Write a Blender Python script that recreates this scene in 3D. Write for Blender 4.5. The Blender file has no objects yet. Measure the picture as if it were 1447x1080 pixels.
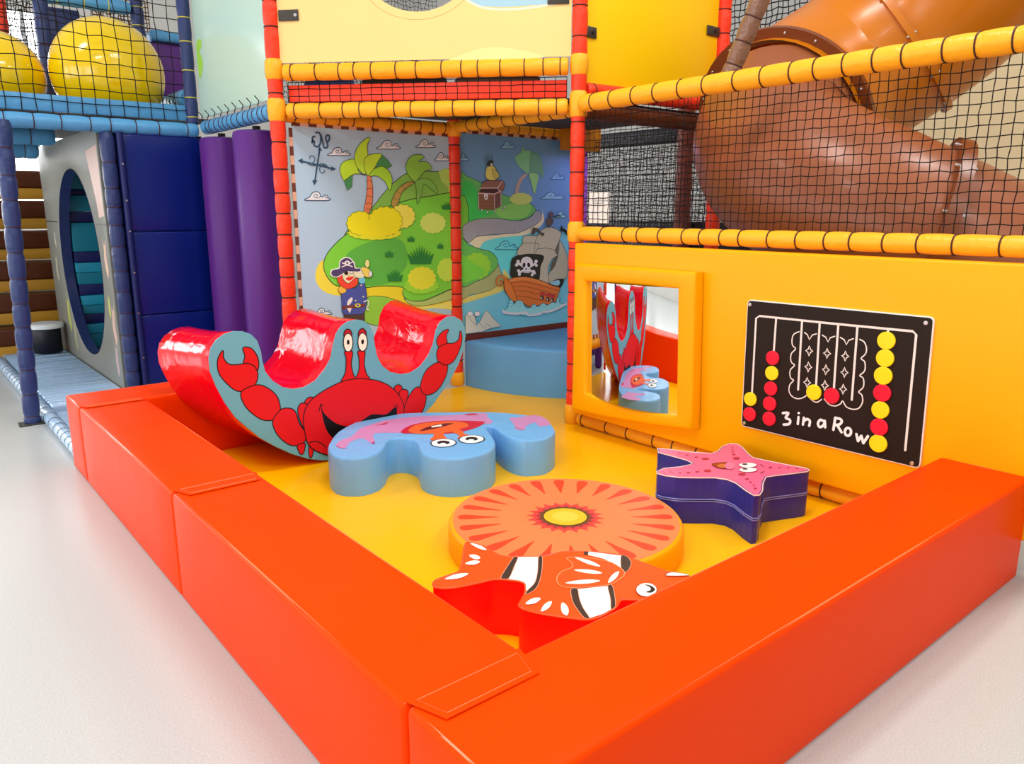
import bpy, bmesh, math, random
from mathutils import Vector, geometry
random.seed(11)
COL = bpy.context.scene.collection
ART = {
 'mural_left': [
  ["P",[250,175,60],[2586,1180,2543,1151,2518,1096,2518,1030,2553,971,2623,928,2728,911,2763,958,2670,1002,2601,1083],None,0.004],
  ["P",[252,172,40],[2883,950,3064,961,3260,938,3271,853,3390,777,3735,798,3788,795,3793,718,3540,749,3364,742,3222,826,3060,880,2913,881],None,0.004],
  ["p",[250,205,90],[3246,824,3390,769,3566,768,3788,800,3793,718,3540,747,3364,742],None,0.004],
  ["P",[104,152,64],[2767,1361,2901,1473,3016,1568,3098,1654,3206,1752,3322,1823,3441,1847,3611,1849,3775,1855,3769,1549,3763,1235,3231,1252,2848,1263],[38,52,58],0.005],
  ["p",[140,176,84],[3630,1851,3681,1873,3737,1874,3757,1610,3715,1732,3659,1772],None,0.004],
  ["P",[98,168,52],[2908,1473,3204,1588,3503,1649,3896,1653,3903,1210,3884,902,3737,893,3606,856,3479,821,3379,818,3295,839,3258,885,3255,939,3064,961,2928,955,2817,954,2721,975,2654,1003,2600,1073,2584,1150,2618,1228,2697,1306,2796,1379],[38,52,58],0.006],
  ["P",[74,146,58],[2777,1218,2989,1308,3264,1311,3304,1108,3110,976,2863,991,2803,1111],None,0.004],
  ["P",[140,160,92],[3295,839,3379,817,3479,819,3606,853,3737,889,3891,897,3890,842,3709,800,3541,779,3415,774,3317,802,3268,847],[38,52,58],0.004],
  ["P",[112,164,58],[2904,689,2924,868,3060,880,3199,838,3292,779,3311,610],[38,52,58],0.004],
  ["P",[176,210,226],[2659,1936,2698,1957,2714,1979,2741,1993,2768,1989,2778,1967,2789,1961,2809,1974,2828,1973,2831,1958,2850,1949,2821,1940,2734,1937],[50,85,115],0.006],
  ["L",[50,85,115],[2778,1967,2764,1956,2739,1955,2728,1965,2740,1976,2755,1972,2747,1965],False,0.005],
  ["L",[50,85,115],[2831,1958,2816,1956,2808,1963,2818,1966],False,0.005],
  ["P",[176,210,226],[3066,2000,3109,2024,3127,2049,3158,2066,3188,2061,3200,2036,3213,2029,3235,2044,3257,2043,3261,2026,3282,2015,3249,2006,3151,2001],[50,85,115],0.006],
  ["L",[50,85,115],[3200,2036,3184,2024,3156,2022,3144,2034,3157,2046,3174,2042,3165,2033],False,0.005],
  ["L",[50,85,115],[3261,2026,3243,2024,3235,2032,3246,2035],False,0.005],
  ["P",[176,210,226],[3417,2028,3456,2051,3472,2074,3499,2090,3526,2085,3537,2062,3548,2055,3568,2069,3587,2068,3591,2052,3610,2042,3581,2033,3493,2029],[50,85,115],0.006],
  ["L",[50,85,115],[3537,2062,3523,2050,3498,2049,3487,2060,3498,2071,3514,2067,3506,2059],False,0.005],
  ["L",[50,85,115],[3591,2052,3575,2050,3568,2057,3578,2061],False,0.005],
  ["P",[176,210,226],[3589,1934,3619,1957,3632,1982,3653,1998,3674,1992,3682,1967,3691,1960,3706,1974,3721,1972,3724,1956,3739,1945,3716,1936,3648,1933],[50,85,115],0.006],
  ["L",[50,85,115],[3682,1967,3671,1955,3652,1954,3643,1966,3652,1978,3664,1973,3658,1965],False,0.005],
  ["L",[50,85,115],[3724,1956,3712,1954,3706,1962,3714,1965],False,0.005],
  ["P",[176,210,226],[2461,1617,2502,1638,2520,1661,2549,1676,2578,1670,2589,1646,2601,1639,2622,1652,2643,1650,2646,1634,2667,1623,2635,1615,2542,1614],[50,85,115],0.006],
  ["L",[50,85,115],[2589,1646,2574,1635,2547,1634,2535,1646,2548,1657,2564,1652,2556,1645],False,0.005],
  ["L",[50,85,115],[2646,1634,2629,1633,2622,1640,2632,1643],False,0.005],
  ["P",[176,210,226],[2480,788,2511,801,2524,818,2546,827,2566,821,2574,802,2583,795,2599,804,2614,801,2616,789,2631,779,2608,775,2540,781],[50,85,115],0.006],
  ["L",[50,85,115],[2574,802,2563,794,2544,796,2535,805,2545,813,2556,808,2550,803],False,0.005],
  ["L",[50,85,115],[2616,789,2604,789,2598,795,2606,797],False,0.005],
  ["l",[38,62,84],[2547,1738,2601,1976],False,0.011],
  ["l",[38,62,84],[2449,1888,2704,1840],False,0.011],
  ["p",[38,62,84],[2586,1969,2602,1994,2618,1964],None,0.004],
  ["p",[38,62,84],[2529,1756,2569,1757,2544,1722],None,0.004],
  ["p",[38,62,84],[2464,1906,2430,1890,2464,1869],None,0.004],
  ["p",[38,62,84],[2688,1859,2722,1839,2678,1825],None,0.004],
  ["L",[48,80,105],[2499,1875,2512,1871,2524,1872,2536,1875,2546,1882,2553,1890,2557,1898,2558,1907,2556,1915,2551,1921,2545,1925,2539,1926,2532,1926,2527,1924,2522,1921,2520,1917,2519,1913,2520,1910,2522,1908,2524,1907],False,0.006],
  ["L",[48,80,105],[2651,1863,2638,1866,2625,1866,2613,1862,2603,1856,2596,1848,2592,1839,2591,1830,2593,1822,2598,1816,2604,1812,2610,1810,2617,1811,2623,1813,2627,1816,2630,1820,2631,1824,2630,1827,2628,1829,2626,1830],False,0.006],
  ["L",[48,80,105],[2490,1883,2525,1861,2574,1862,2610,1873,2645,1865,2660,1836],False,0.006],
  ["L",[38,62,84],[2578,2087,2603,2088,2613,2052,2603,2007,2579,1990,2558,2001,2562,2025,2548,2031,2543,2013,2552,2057,2567,2060],False,0.011],
  ["L",[38,62,84],[2614,2077,2625,2035,2635,1989,2662,1993,2659,2028,2651,2054,2662,2074,2680,2073,2676,2038,2659,2032],False,0.011],
  ["P",[176,106,72],[2977,1799,3006,1800,3020,1720,3017,1644,3005,1568,2963,1509,2938,1544,2958,1625,2973,1719],[38,52,58],0.004],
  ["L",[90,50,40],[2967,1757,2994,1765,3020,1754],False,0.004],
  ["L",[90,50,40],[2965,1700,2991,1708,3017,1697],False,0.004],
  ["L",[90,50,40],[2962,1643,2989,1651,3015,1640],False,0.004],
  ["L",[90,50,40],[2959,1591,2986,1599,3012,1588],False,0.004],
  ["L",[90,50,40],[2957,1549,2984,1556,3010,1545],False,0.004],
  ["p",[58,118,72],[2778,1766,2805,1690,2843,1715,2856,1805],[38,52,58],0.003],
  ["P",[146,186,46],[2966,1801,2908,1825,2880,1910,2817,1907,2768,1878,2752,1825,2776,1763,2799,1769,2859,1805,2913,1811],[38,52,58],0.004],
  ["P",[146,190,50],[2961,1808,2899,1852,2875,1921,2900,1995,2956,2053,3012,2079,2987,2017,2989,1953,2965,1896],[38,52,58],0.004],
  ["p",[58,118,72],[3105,1960,3156,1924,3197,1878,3140,1851,3035,1865,3070,1919],[38,52,58],0.003],
  ["P",[150,190,48],[2982,1802,2955,1859,2961,1924,3022,1958,3108,1962,3075,1908,3034,1847],[38,52,58],0.004],
  ["P",[132,182,50],[2991,1798,3045,1854,3116,1872,3173,1830,3193,1771,3169,1692,3130,1758,3059,1800],[38,52,58],0.004],
  ["P",[140,120,60],[3403,1764,3319,1754,3236,1700,3181,1607,3199,1564,3238,1597,3282,1686,3366,1741],[38,52,58],0.004],
  ["L",[80,70,40],[3278,1734,3306,1701],False,0.004],
  ["L",[80,70,40],[3224,1695,3264,1671],False,0.004],
  ["L",[80,70,40],[3194,1646,3239,1622],False,0.004],
  ["P",[110,160,60],[3393,1766,3334,1823,3322,1890,3367,1955,3445,1974,3492,1955,3437,1919,3515,1921,3563,1869,3495,1847,3421,1776],[38,52,58],0.004],
  ["P",[98,148,66],[3410,1768,3512,1792,3584,1750,3619,1670,3558,1705,3486,1748,3459,1668,3415,1588,3412,1687],[60,90,50],0.003],
  ["p",[188,190,70],[3385,1497,3393,1485,3393,1474,3385,1463,3371,1456,3371,1444,3364,1433,3351,1427,3335,1425,3327,1414,3315,1407,3300,1407,3285,1411,3272,1404,3257,1403,3244,1408,3233,1417,3218,1416,3204,1420,3195,1429,3192,1441,3177,1446,3168,1454,3165,1465,3169,1477,3160,1487,3156,1498,3160,1509,3171,1518,3168,1530,3171,1542,3182,1550,3196,1554,3201,1566,3210,1575,3224,1579,3240,1578,3250,1587,3264,1592,3278,1590,3291,1583,3306,1587,3321,1586,3333,1579,3340,1568,3356,1567,3368,1561,3374,1550,3374,1537,3387,1530,3394,1520,3393,1508],[120,130,40],0.003],
  ["p",[160,184,84],[3678,1441,3686,1431,3687,1421,3679,1413,3666,1407,3666,1396,3661,1387,3648,1381,3632,1380,3626,1370,3615,1363,3600,1362,3585,1366,3573,1359,3559,1356,3545,1359,3533,1367,3518,1364,3503,1366,3493,1372,3487,1382,3472,1384,3460,1390,3455,1399,3457,1410,3444,1416,3437,1424,3438,1434,3446,1443,3439,1452,3438,1462,3446,1470,3459,1476,3458,1487,3463,1496,3475,1501,3491,1503,3497,1512,3508,1519,3522,1520,3537,1517,3549,1524,3563,1527,3577,1524,3589,1517,3604,1520,3619,1519,3629,1512,3635,1502,3651,1500,3663,1495,3669,1485,3667,1475,3681,1468,3688,1460,3686,1450],None,0.004],
  ["p",[176,200,40],[3243,1369,3259,1364,3262,1359,3250,1354,3227,1352,3233,1346,3228,1341,3209,1338,3183,1337,3179,1331,3166,1327,3143,1326,3117,1328,3104,1323,3084,1321,3061,1321,3038,1325,3018,1322,2996,1321,2975,1324,2959,1328,2934,1327,2912,1328,2897,1332,2889,1338,2863,1339,2844,1341,2836,1346,2838,1352,2814,1355,2800,1359,2800,1363,2811,1368,2793,1373,2786,1378,2793,1382,2812,1386,2801,1391,2802,1396,2817,1399,2840,1401,2839,1407,2848,1411,2867,1413,2893,1413,2901,1419,2917,1422,2939,1422,2963,1420,2980,1424,3001,1426,3023,1425,3043,1421,3066,1423,3089,1423,3108,1420,3120,1415,3147,1415,3169,1413,3182,1409,3185,1403,3212,1401,3230,1398,3235,1393,3228,1387,3251,1383,3263,1379,3259,1374],None,0.004],
  ["p",[204,218,30],[3010,1448,3017,1437,3017,1425,3009,1416,2996,1409,2995,1397,2988,1386,2975,1380,2959,1379,2951,1369,2939,1362,2924,1361,2909,1366,2896,1359,2881,1358,2868,1362,2858,1372,2843,1371,2829,1374,2820,1383,2817,1395,2803,1400,2793,1408,2791,1419,2795,1430,2786,1440,2782,1450,2787,1461,2797,1470,2794,1481,2798,1492,2808,1500,2823,1504,2827,1516,2837,1525,2850,1528,2866,1527,2877,1536,2890,1540,2905,1538,2917,1531,2932,1536,2947,1535,2958,1528,2966,1517,2981,1515,2994,1509,2999,1499,2999,1487,3012,1480,3019,1470,3018,1459],[110,130,30],0.004],
  ["p",[208,222,30],[3262,1460,3272,1448,3273,1436,3264,1425,3248,1417,3250,1403,3244,1392,3230,1385,3211,1382,3205,1369,3193,1360,3176,1358,3158,1362,3145,1351,3130,1347,3113,1350,3099,1358,3081,1353,3065,1353,3051,1360,3043,1373,3025,1373,3010,1378,3002,1389,3001,1402,2984,1407,2974,1417,2973,1429,2979,1441,2967,1451,2963,1463,2968,1474,2981,1484,2976,1496,2978,1508,2989,1517,3006,1522,3009,1536,3017,1546,3032,1551,3051,1551,3060,1562,3074,1570,3091,1570,3107,1564,3122,1572,3139,1575,3154,1570,3166,1559,3184,1563,3201,1560,3212,1551,3217,1538,3236,1535,3249,1528,3254,1516,3251,1503,3267,1495,3275,1484,3273,1472],[110,130,30],0.004],
  ["P",[206,220,30],[2857,1454,3011,1472,3215,1450,3212,1372,3028,1346,2854,1378],None,0.004],
  ["p",[120,176,50],[3593,931,3604,923,3606,915,3595,909,3576,905,3578,897,3570,890,3553,886,3531,886,3522,879,3507,875,3487,875,3466,879,3449,874,3430,873,3411,877,3395,884,3374,883,3355,885,3341,891,3333,900,3312,902,3296,908,3289,915,3291,924,3274,929,3264,937,3266,944,3277,951,3266,959,3265,966,3275,972,3293,976,3292,984,3299,991,3315,994,3336,995,3345,1002,3359,1006,3379,1006,3399,1003,3415,1007,3434,1009,3453,1005,3470,999,3491,1000,3511,998,3525,992,3533,983,3555,981,3572,975,3580,968,3578,959,3596,953,3606,946,3605,938],None,0.004],
  ["p",[176,200,48],[3569,996,3577,985,3578,974,3570,965,3555,959,3556,946,3549,936,3536,931,3518,930,3511,919,3499,913,3483,912,3466,917,3453,909,3438,907,3422,911,3410,920,3393,918,3377,920,3366,929,3360,940,3343,943,3330,950,3325,960,3326,972,3313,980,3305,989,3307,1000,3315,1010,3307,1021,3307,1032,3315,1040,3329,1046,3328,1058,3334,1068,3347,1073,3364,1075,3371,1085,3383,1092,3399,1093,3415,1089,3428,1096,3443,1099,3459,1095,3471,1086,3488,1089,3504,1086,3516,1078,3522,1067,3539,1064,3553,1057,3558,1047,3557,1035,3571,1027,3579,1017,3578,1006],None,0.004],
  ["p",[150,196,62],[3782,1054,3788,1041,3788,1028,3780,1016,3768,1009,3767,995,3760,984,3748,978,3733,977,3725,966,3713,960,3699,961,3687,968,3674,963,3660,963,3649,971,3641,982,3627,985,3615,992,3609,1003,3608,1017,3597,1026,3591,1038,3591,1051,3597,1063,3592,1076,3592,1089,3599,1100,3611,1107,3612,1121,3619,1132,3631,1138,3645,1139,3653,1150,3665,1156,3678,1155,3691,1149,3704,1154,3717,1154,3729,1147,3737,1135,3751,1133,3763,1126,3769,1114,3770,1100,3782,1092,3789,1080,3788,1067],None,0.004],
  ["p",[36,104,48],[3108,1186,3107,1222,3127,1208,3132,1238,3143,1213,3157,1238,3159,1206,3180,1220,3177,1184],None,0.004],
  ["p",[36,104,48],[3315,1299,3314,1334,3332,1320,3337,1349,3347,1325,3359,1349,3362,1319,3381,1332,3378,1298],None,0.004],
  ["p",[36,104,48],[3601,1235,3600,1271,3616,1256,3620,1287,3629,1261,3640,1286,3642,1256,3659,1269,3656,1233],None,0.004],
  ["p",[36,104,48],[3128,995,3119,1056,3151,1030,3148,1074,3170,1036,3177,1093,3189,1042,3205,1092,3207,1034,3233,1070,3226,1026,3261,1048,3247,988],None,0.004],
  ["p",[36,104,48],[3334,1122,3309,1207,3359,1172,3337,1225,3378,1177,3366,1242,3397,1183,3394,1260,3415,1188,3423,1277,3434,1194,3451,1277,3452,1187,3478,1257,3471,1180,3506,1238,3490,1173,3534,1218,3508,1166,3563,1198,3531,1113],None,0.004],
  ["p",[36,104,48],[3657,1549,3649,1587,3676,1572,3672,1600,3691,1576,3696,1614,3707,1581,3719,1614,3722,1577,3743,1601,3738,1572,3766,1588,3756,1549],None,0.004],
  ["p",[66,50,44],[2727,784,2903,785,2902,649,2715,667],[38,52,58],0.003],
  ["P",[58,70,130],[2714,937,2732,970,2834,963,2898,1033,2916,988,2930,878,2898,765,2818,757,2721,773,2713,864],[38,52,58],0.004],
  ["p",[220,150,60],[2756,953,2756,944,2751,936,2743,930,2732,929,2722,926,2711,927,2702,933,2696,941,2690,949,2688,958,2691,967,2698,973,2704,981,2714,985,2725,985,2735,981,2745,978,2753,972,2757,963],[38,52,58],0.003],
  ["P",[240,190,150],[2738,1085,2813,1096,2838,1051,2820,1008,2776,1000,2735,1037],None,0.004],
  ["P",[205,60,44],[2693,1078,2722,1086,2733,1032,2774,1000,2834,1036,2859,1025,2840,977,2763,958,2706,991,2687,1030],[120,30,25],0.003],
  ["P",[240,190,150],[2826,1081,2906,1085,2912,1039,2845,1039],[38,52,58],0.003],
  ["P",[90,160,190],[2865,1030,2911,1035,2916,997,2874,998],None,0.004],
  ["P",[190,40,40],[2754,1036,2789,1049,2827,1047,2790,1019],None,0.004],
  ["P",[190,170,80],[2891,1117,2951,1104,2986,1063,2967,1036,2919,1047],[38,52,58],0.003],
  ["P",[230,235,225],[2984,1061,2980,1047,2972,1038,2962,1039,2955,1048,2953,1063,2956,1077,2965,1085,2974,1085,2982,1076],[38,52,58],0.003],
  ["P",[200,205,120],[2964,1141,2959,1122,2949,1112,2937,1112,2927,1124,2924,1142,2929,1161,2939,1172,2952,1171,2961,1159],[80,90,50],0.003],
  ["P",[240,238,232],[2628,1076,2640,1111,2699,1124,2708,1168,2749,1198,2799,1192,2836,1153,2845,1117,2890,1107,2873,1078,2770,1086,2696,1053,2654,1055],None,0.004],
  ["P",[62,54,88],[2640,1079,2652,1104,2710,1115,2717,1163,2754,1188,2794,1183,2825,1149,2834,1110,2882,1105,2865,1087,2770,1093,2692,1061,2658,1062],[38,52,58],0.003],
  ["P",[240,240,236],[2797,1152,2792,1141,2780,1134,2765,1135,2754,1142,2750,1154,2755,1165,2767,1171,2782,1171,2793,1163],None,0.004],
  ["P",[40,36,50],[2782,1154,2780,1150,2776,1148,2770,1148,2766,1151,2765,1155,2767,1159,2771,1161,2776,1161,2781,1158],None,0.004],
  ["l",[240,240,236],[2731,1157,2815,1125],False,0.008],
  ["l",[240,240,236],[2729,1126,2817,1159],False,0.008],
  ["P",[30,26,30],[2778,1077,2774,1069,2765,1064,2755,1065,2747,1070,2744,1079,2747,1087,2756,1092,2767,1092,2775,1086],None,0.004],
  ["P",[250,250,250],[2817,1081,2814,1075,2808,1072,2800,1072,2793,1076,2791,1083,2794,1089,2801,1092,2809,1092,2815,1088],[38,52,58],0.003],
  ["P",[235,150,110],[2794,1053,2791,1048,2785,1045,2777,1046,2770,1049,2768,1055,2771,1060,2778,1062,2786,1062,2792,1059],None,0.004],
  ["p",[96,50,40],[2713,830,2911,834,2907,811,2712,805],None,0.004],
  ["P",[215,170,60],[2872,824,2867,815,2853,809,2837,811,2824,818,2820,828,2825,838,2839,843,2855,841,2868,834],[38,52,58],0.003],
  ["P",[58,70,130],[2859,825,2856,821,2850,818,2841,819,2835,822,2833,827,2835,832,2842,834,2850,833,2857,830],None,0.004],
  ["p",[228,232,236],[2750,812,2794,810,2775,770],[38,52,58],0.002],
  ["P",[228,232,236],[2764,870,2798,892,2802,867,2773,835,2755,839],None,0.004],
  ["L",[220,215,190],[2900,850,2936,857,2938,827,2920,793,2942,787],False,0.008],
  ["P",[235,215,120],[2889,979,2887,976,2884,974,2880,974,2877,977,2876,980,2877,984,2880,986,2884,985,2888,983],None,0.004],
  ["P",[235,215,120],[2903,889,2902,886,2898,884,2894,884,2891,887,2890,890,2891,894,2895,896,2899,895,2902,893],None,0.004],
  ["P",[235,215,120],[2836,865,2834,861,2831,859,2827,860,2824,862,2823,865,2824,869,2827,871,2831,870,2835,868],None,0.004],
 ],
 'mural_right': [
  ["p",[98,168,192],[3850,1307,4215,1310,4793,1367,5087,1382,5108,468,3836,488],None,0.004],
  ["P",[84,186,214],[4019,1243,4201,1308,4515,1311,4620,1248,4447,1166,4401,1063,4311,1007,4255,1087,4200,1158,4103,1212],None,0.004],
  ["P",[84,158,84],[3851,1826,3913,1822,4057,1775,4183,1721,4357,1661,4514,1642,4629,1593,4679,1540,4595,1480,4457,1453,4312,1463,4181,1476,4022,1465,3907,1427,3851,1408],[38,52,58],0.004],
  ["P",[52,168,76],[3872,1764,3963,1766,4024,1686,4075,1557,4203,1524,4074,1487,3918,1460,3868,1557],None,0.004],
  ["P",[110,170,84],[4203,1557,4356,1590,4514,1625,4630,1574,4560,1488,4401,1472,4268,1486],None,0.004],
  ["P",[214,208,150],[3925,1277,4020,1322,4267,1335,4515,1363,4701,1430,4754,1500,4754,1543,4779,1447,4690,1373,4538,1326,4289,1312,4104,1283,4031,1226,3946,1262],None,0.004],
  ["P",[128,134,140],[3860,1390,3881,1423,3949,1454,4053,1473,4235,1475,4401,1454,4537,1459,4630,1490,4677,1535,4724,1534,4751,1478,4701,1428,4584,1379,4458,1345,4267,1340,4030,1328,3967,1298,3925,1277,3874,1315],[38,52,58],0.004],
  ["l",[38,52,58],[4020,1330,4026,1363],False,0.003],
  ["l",[38,52,58],[4429,1352,4424,1390],False,0.003],
  ["P",[180,174,92],[4305,1029,4356,978,4372,934,4310,889,4288,843,4100,802,3834,762,3835,801,4046,840,4221,889,4293,925],None,0.004],
  ["P",[140,150,100],[4239,1088,4261,1027,4299,973,4308,916,4221,889,4155,858,4046,840,3939,830,3835,801,3837,927,3994,942,4112,974,4200,1030],[38,52,58],0.004],
  ["P",[86,160,74],[3844,1297,3925,1257,4050,1217,4157,1191,4222,1140,4240,1088,4200,1030,4112,974,3994,942,3837,924],[38,52,58],0.005],
  ["p",[124,190,52],[4147,1070,4158,1055,4160,1039,4148,1027,4129,1019,4128,1002,4119,989,4100,983,4078,984,4067,970,4050,962,4029,964,4010,974,3991,966,3971,967,3954,976,3943,991,3922,992,3904,1000,3895,1014,3896,1031,3877,1040,3867,1054,3868,1069,3879,1083,3869,1097,3868,1113,3879,1125,3897,1132,3898,1149,3907,1162,3924,1168,3946,1168,3957,1181,3974,1189,3994,1188,4013,1179,4032,1186,4052,1187,4069,1178,4080,1163,4102,1162,4120,1154,4129,1140,4129,1123,4149,1114,4160,1100,4159,1085],None,0.004],
  ["P",[100,180,60],[3852,1170,3944,1117,4102,1026,3994,964,3848,955],None,0.004],
  ["P",[110,160,205],[4270,2061,4304,2083,4317,2107,4341,2122,4365,2117,4375,2094,4385,2087,4402,2100,4419,2099,4423,2084,4440,2074,4414,2065,4337,2061],[60,100,160],0.006],
  ["L",[60,100,160],[4375,2094,4363,2082,4341,2081,4331,2092,4341,2103,4354,2099,4348,2091],False,0.005],
  ["L",[60,100,160],[4423,2084,4409,2082,4402,2089,4411,2093],False,0.005],
  ["P",[110,160,205],[4846,1820,4883,1840,4898,1863,4924,1878,4951,1873,4962,1850,4974,1843,4993,1855,5012,1854,5016,1839,5036,1828,5007,1820,4921,1818],[60,100,160],0.006],
  ["L",[60,100,160],[4962,1850,4949,1839,4925,1838,4913,1849,4924,1860,4939,1855,4932,1848],False,0.005],
  ["L",[60,100,160],[5016,1839,5001,1837,4993,1845,5003,1848],False,0.005],
  ["P",[120,168,214],[4723,1645,4783,1665,4807,1688,4850,1703,4894,1697,4913,1674,4932,1667,4963,1680,4994,1678,5001,1663,5033,1652,4986,1644,4845,1643],[70,110,170],0.006],
  ["L",[70,110,170],[4913,1674,4891,1663,4851,1663,4832,1673,4851,1684,4875,1680,4863,1672],False,0.005],
  ["L",[70,110,170],[5001,1663,4976,1661,4963,1669,4979,1672],False,0.005],
  ["P",[130,185,220],[4918,1479,4946,1498,4957,1520,4977,1534,4997,1528,5006,1505,5015,1498,5029,1510,5044,1508,5047,1493,5062,1482,5040,1475,4975,1475],[50,90,150],0.006],
  ["L",[50,90,150],[5006,1505,4996,1494,4978,1494,4969,1505,4977,1516,4989,1511,4983,1504],False,0.005],
  ["L",[50,90,150],[5047,1493,5035,1492,5029,1499,5037,1502],False,0.005],
  ["P",[110,160,195],[3835,1944,3855,1965,3863,1988,3876,2002,3889,1996,3895,1974,3900,1967,3910,1979,3919,1978,3921,1963,3931,1952,3916,1945,3873,1943],[60,100,140],0.006],
  ["L",[60,100,140],[3895,1974,3888,1963,3875,1962,3870,1973,3876,1984,3883,1979,3879,1972],False,0.005],
  ["L",[60,100,140],[3921,1963,3913,1961,3910,1968,3915,1972],False,0.005],
  ["P",[90,180,205],[4206,1212,4258,1236,4279,1263,4315,1280,4352,1271,4368,1242,4384,1232,4410,1247,4437,1244,4442,1224,4469,1209,4429,1201,4310,1205],[40,110,150],0.006],
  ["L",[40,110,150],[4368,1242,4349,1228,4315,1229,4300,1244,4315,1257,4336,1250,4326,1241],False,0.005],
  ["L",[40,110,150],[4442,1224,4421,1223,4410,1233,4424,1236],False,0.005],
  ["P",[150,140,130],[4432,1687,4455,1776,4513,1842,4564,1858,4572,1844,4519,1806,4485,1743,4471,1688],None,0.004],
  ["P",[104,168,120],[4513,1894,4451,1942,4436,1999,4501,2035,4518,2085,4552,2053,4615,2050,4604,1964,4593,1863],None,0.004],
  ["P",[86,140,110],[4609,2039,4684,2034,4737,1986,4768,1834,4709,1866,4604,1872,4598,1955],None,0.004],
  ["P",[120,176,110],[4593,1859,4685,1861,4709,1841,4689,1772,4658,1684,4622,1779],None,0.004],
  ["p",[156,176,96],[4625,1643,4633,1636,4633,1629,4624,1623,4608,1618,4607,1611,4598,1605,4582,1601,4564,1600,4553,1594,4537,1590,4520,1590,4503,1593,4486,1590,4468,1590,4453,1594,4442,1600,4424,1600,4409,1604,4400,1610,4399,1617,4384,1621,4375,1627,4375,1634,4383,1641,4375,1647,4375,1654,4384,1660,4399,1665,4400,1672,4409,1678,4424,1682,4442,1683,4453,1689,4468,1693,4485,1693,4502,1690,4519,1693,4537,1694,4552,1690,4563,1684,4582,1684,4598,1681,4606,1674,4608,1667,4624,1663,4633,1657,4633,1650],None,0.004],
  ["p",[88,64,66],[4024,1690,4061,1719,4226,1730,4274,1690,4204,1672,4029,1670],None,0.004],
  ["p",[60,38,40],[4037,1688,4066,1727,4226,1730,4269,1681,4199,1684],None,0.004],
  ["p",[118,84,72],[4051,1727,4077,1774,4120,1791,4291,1793,4315,1773,4307,1723,4271,1680,4236,1730],[60,40,44],0.005],
  ["l",[170,150,150],[4051,1727,4236,1730,4271,1680],False,0.008],
  ["l",[170,150,150],[4236,1730,4291,1790],False,0.008],
  ["p",[112,80,60],[4024,1688,4199,1682,4203,1550,4028,1550],[60,40,44],0.005],
  ["p",[92,68,60],[4199,1682,4271,1706,4274,1580,4203,1550],[60,40,44],0.005],
  ["l",[70,46,40],[4030,1646,4199,1644],False,0.003],
  ["l",[70,46,40],[4030,1614,4199,1611],False,0.003],
  ["l",[70,46,40],[4029,1581,4199,1578],False,0.003],
  ["l",[176,156,150],[4026,1685,4198,1679,4271,1704],False,0.009],
  ["l",[168,148,146],[4028,1686,4031,1552],False,0.008],
  ["l",[168,148,146],[4200,1680,4203,1552],False,0.008],
  ["l",[168,148,146],[4271,1703,4273,1580],False,0.008],
  ["P",[232,228,215],[4089,1677,4129,1676,4123,1635,4095,1635],None,0.004],
  ["P",[50,40,40],[4113,1653,4112,1648,4109,1645,4106,1645,4103,1648,4102,1653,4103,1658,4106,1661,4109,1661,4112,1658],None,0.004],
  ["P",[214,235,214],[4135,1527,4133,1523,4126,1520,4118,1520,4112,1523,4110,1527,4112,1531,4119,1534,4126,1534,4133,1531],[60,120,90],0.003],
  ["P",[214,235,214],[4077,1547,4075,1542,4068,1540,4060,1540,4054,1543,4052,1547,4054,1551,4061,1554,4068,1554,4075,1551],[60,120,90],0.003],
  ["P",[214,235,214],[4303,1553,4301,1548,4294,1545,4286,1545,4279,1548,4277,1553,4279,1557,4286,1560,4294,1560,4301,1557],[60,120,90],0.003],
  ["P",[214,235,214],[4325,1569,4323,1565,4316,1562,4308,1562,4301,1565,4299,1569,4301,1574,4308,1576,4316,1576,4323,1574],[60,120,90],0.003],
  ["P",[214,235,214],[4216,1536,4213,1532,4207,1529,4199,1529,4192,1532,4190,1536,4192,1540,4199,1543,4207,1543,4213,1540],[60,120,90],0.003],
  ["P",[190,180,96],[4126,1906,4104,1845,4125,1801,4183,1793,4226,1804,4252,1829,4216,1885,4179,1914],[70,70,50],0.004],
  ["P",[166,160,84],[4179,1884,4227,1869,4252,1829,4215,1805,4184,1835],[90,90,50],0.003],
  ["P",[40,52,48],[4121,1910,4126,1942,4163,1960,4187,1955,4184,1932,4152,1907],None,0.004],
  ["P",[230,232,215],[4182,1922,4179,1916,4172,1911,4164,1911,4157,1915,4154,1921,4157,1928,4164,1932,4173,1933,4179,1929],[38,52,58],0.003],
  ["l",[60,90,90],[4100,1937,4100,1985],False,0.008],
  ["l",[60,90,90],[4132,1954,4132,2006],False,0.008],
  ["l",[60,90,90],[4169,1960,4176,1996],False,0.008],
  ["P",[150,150,130],[4972,1265,5036,1186,5079,1088,5081,977,5055,912,4940,909,4841,878,4840,967,4919,1058,4952,1130],[38,52,58],0.005],
  ["P",[156,154,134],[4515,1252,4520,1301,4561,1322,4691,1320,4756,1375,4858,1393,4985,1341,4959,1257,4933,1180,4952,1134,4875,1095,4830,1008,4836,878,4709,913,4729,1031,4771,1128,4633,1152,4458,1152,4474,1215],[38,52,58],0.005],
  ["P",[90,90,78],[4966,1256,4956,1139,4911,1168,4933,1221],None,0.004],
  ["P",[80,78,66],[4943,1121,4919,1040,4858,988,4875,1069],None,0.004],
  ["L",[38,52,58],[4515,1252,4608,1255,4715,1243],False,0.004],
  ["L",[38,52,58],[4715,1243,4692,1193,4668,1158],False,0.004],
  ["L",[38,52,58],[4696,1316,4667,1264],False,0.004],
  ["L",[38,52,58],[4692,1197,4812,1202,4936,1171],False,0.004],
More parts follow.
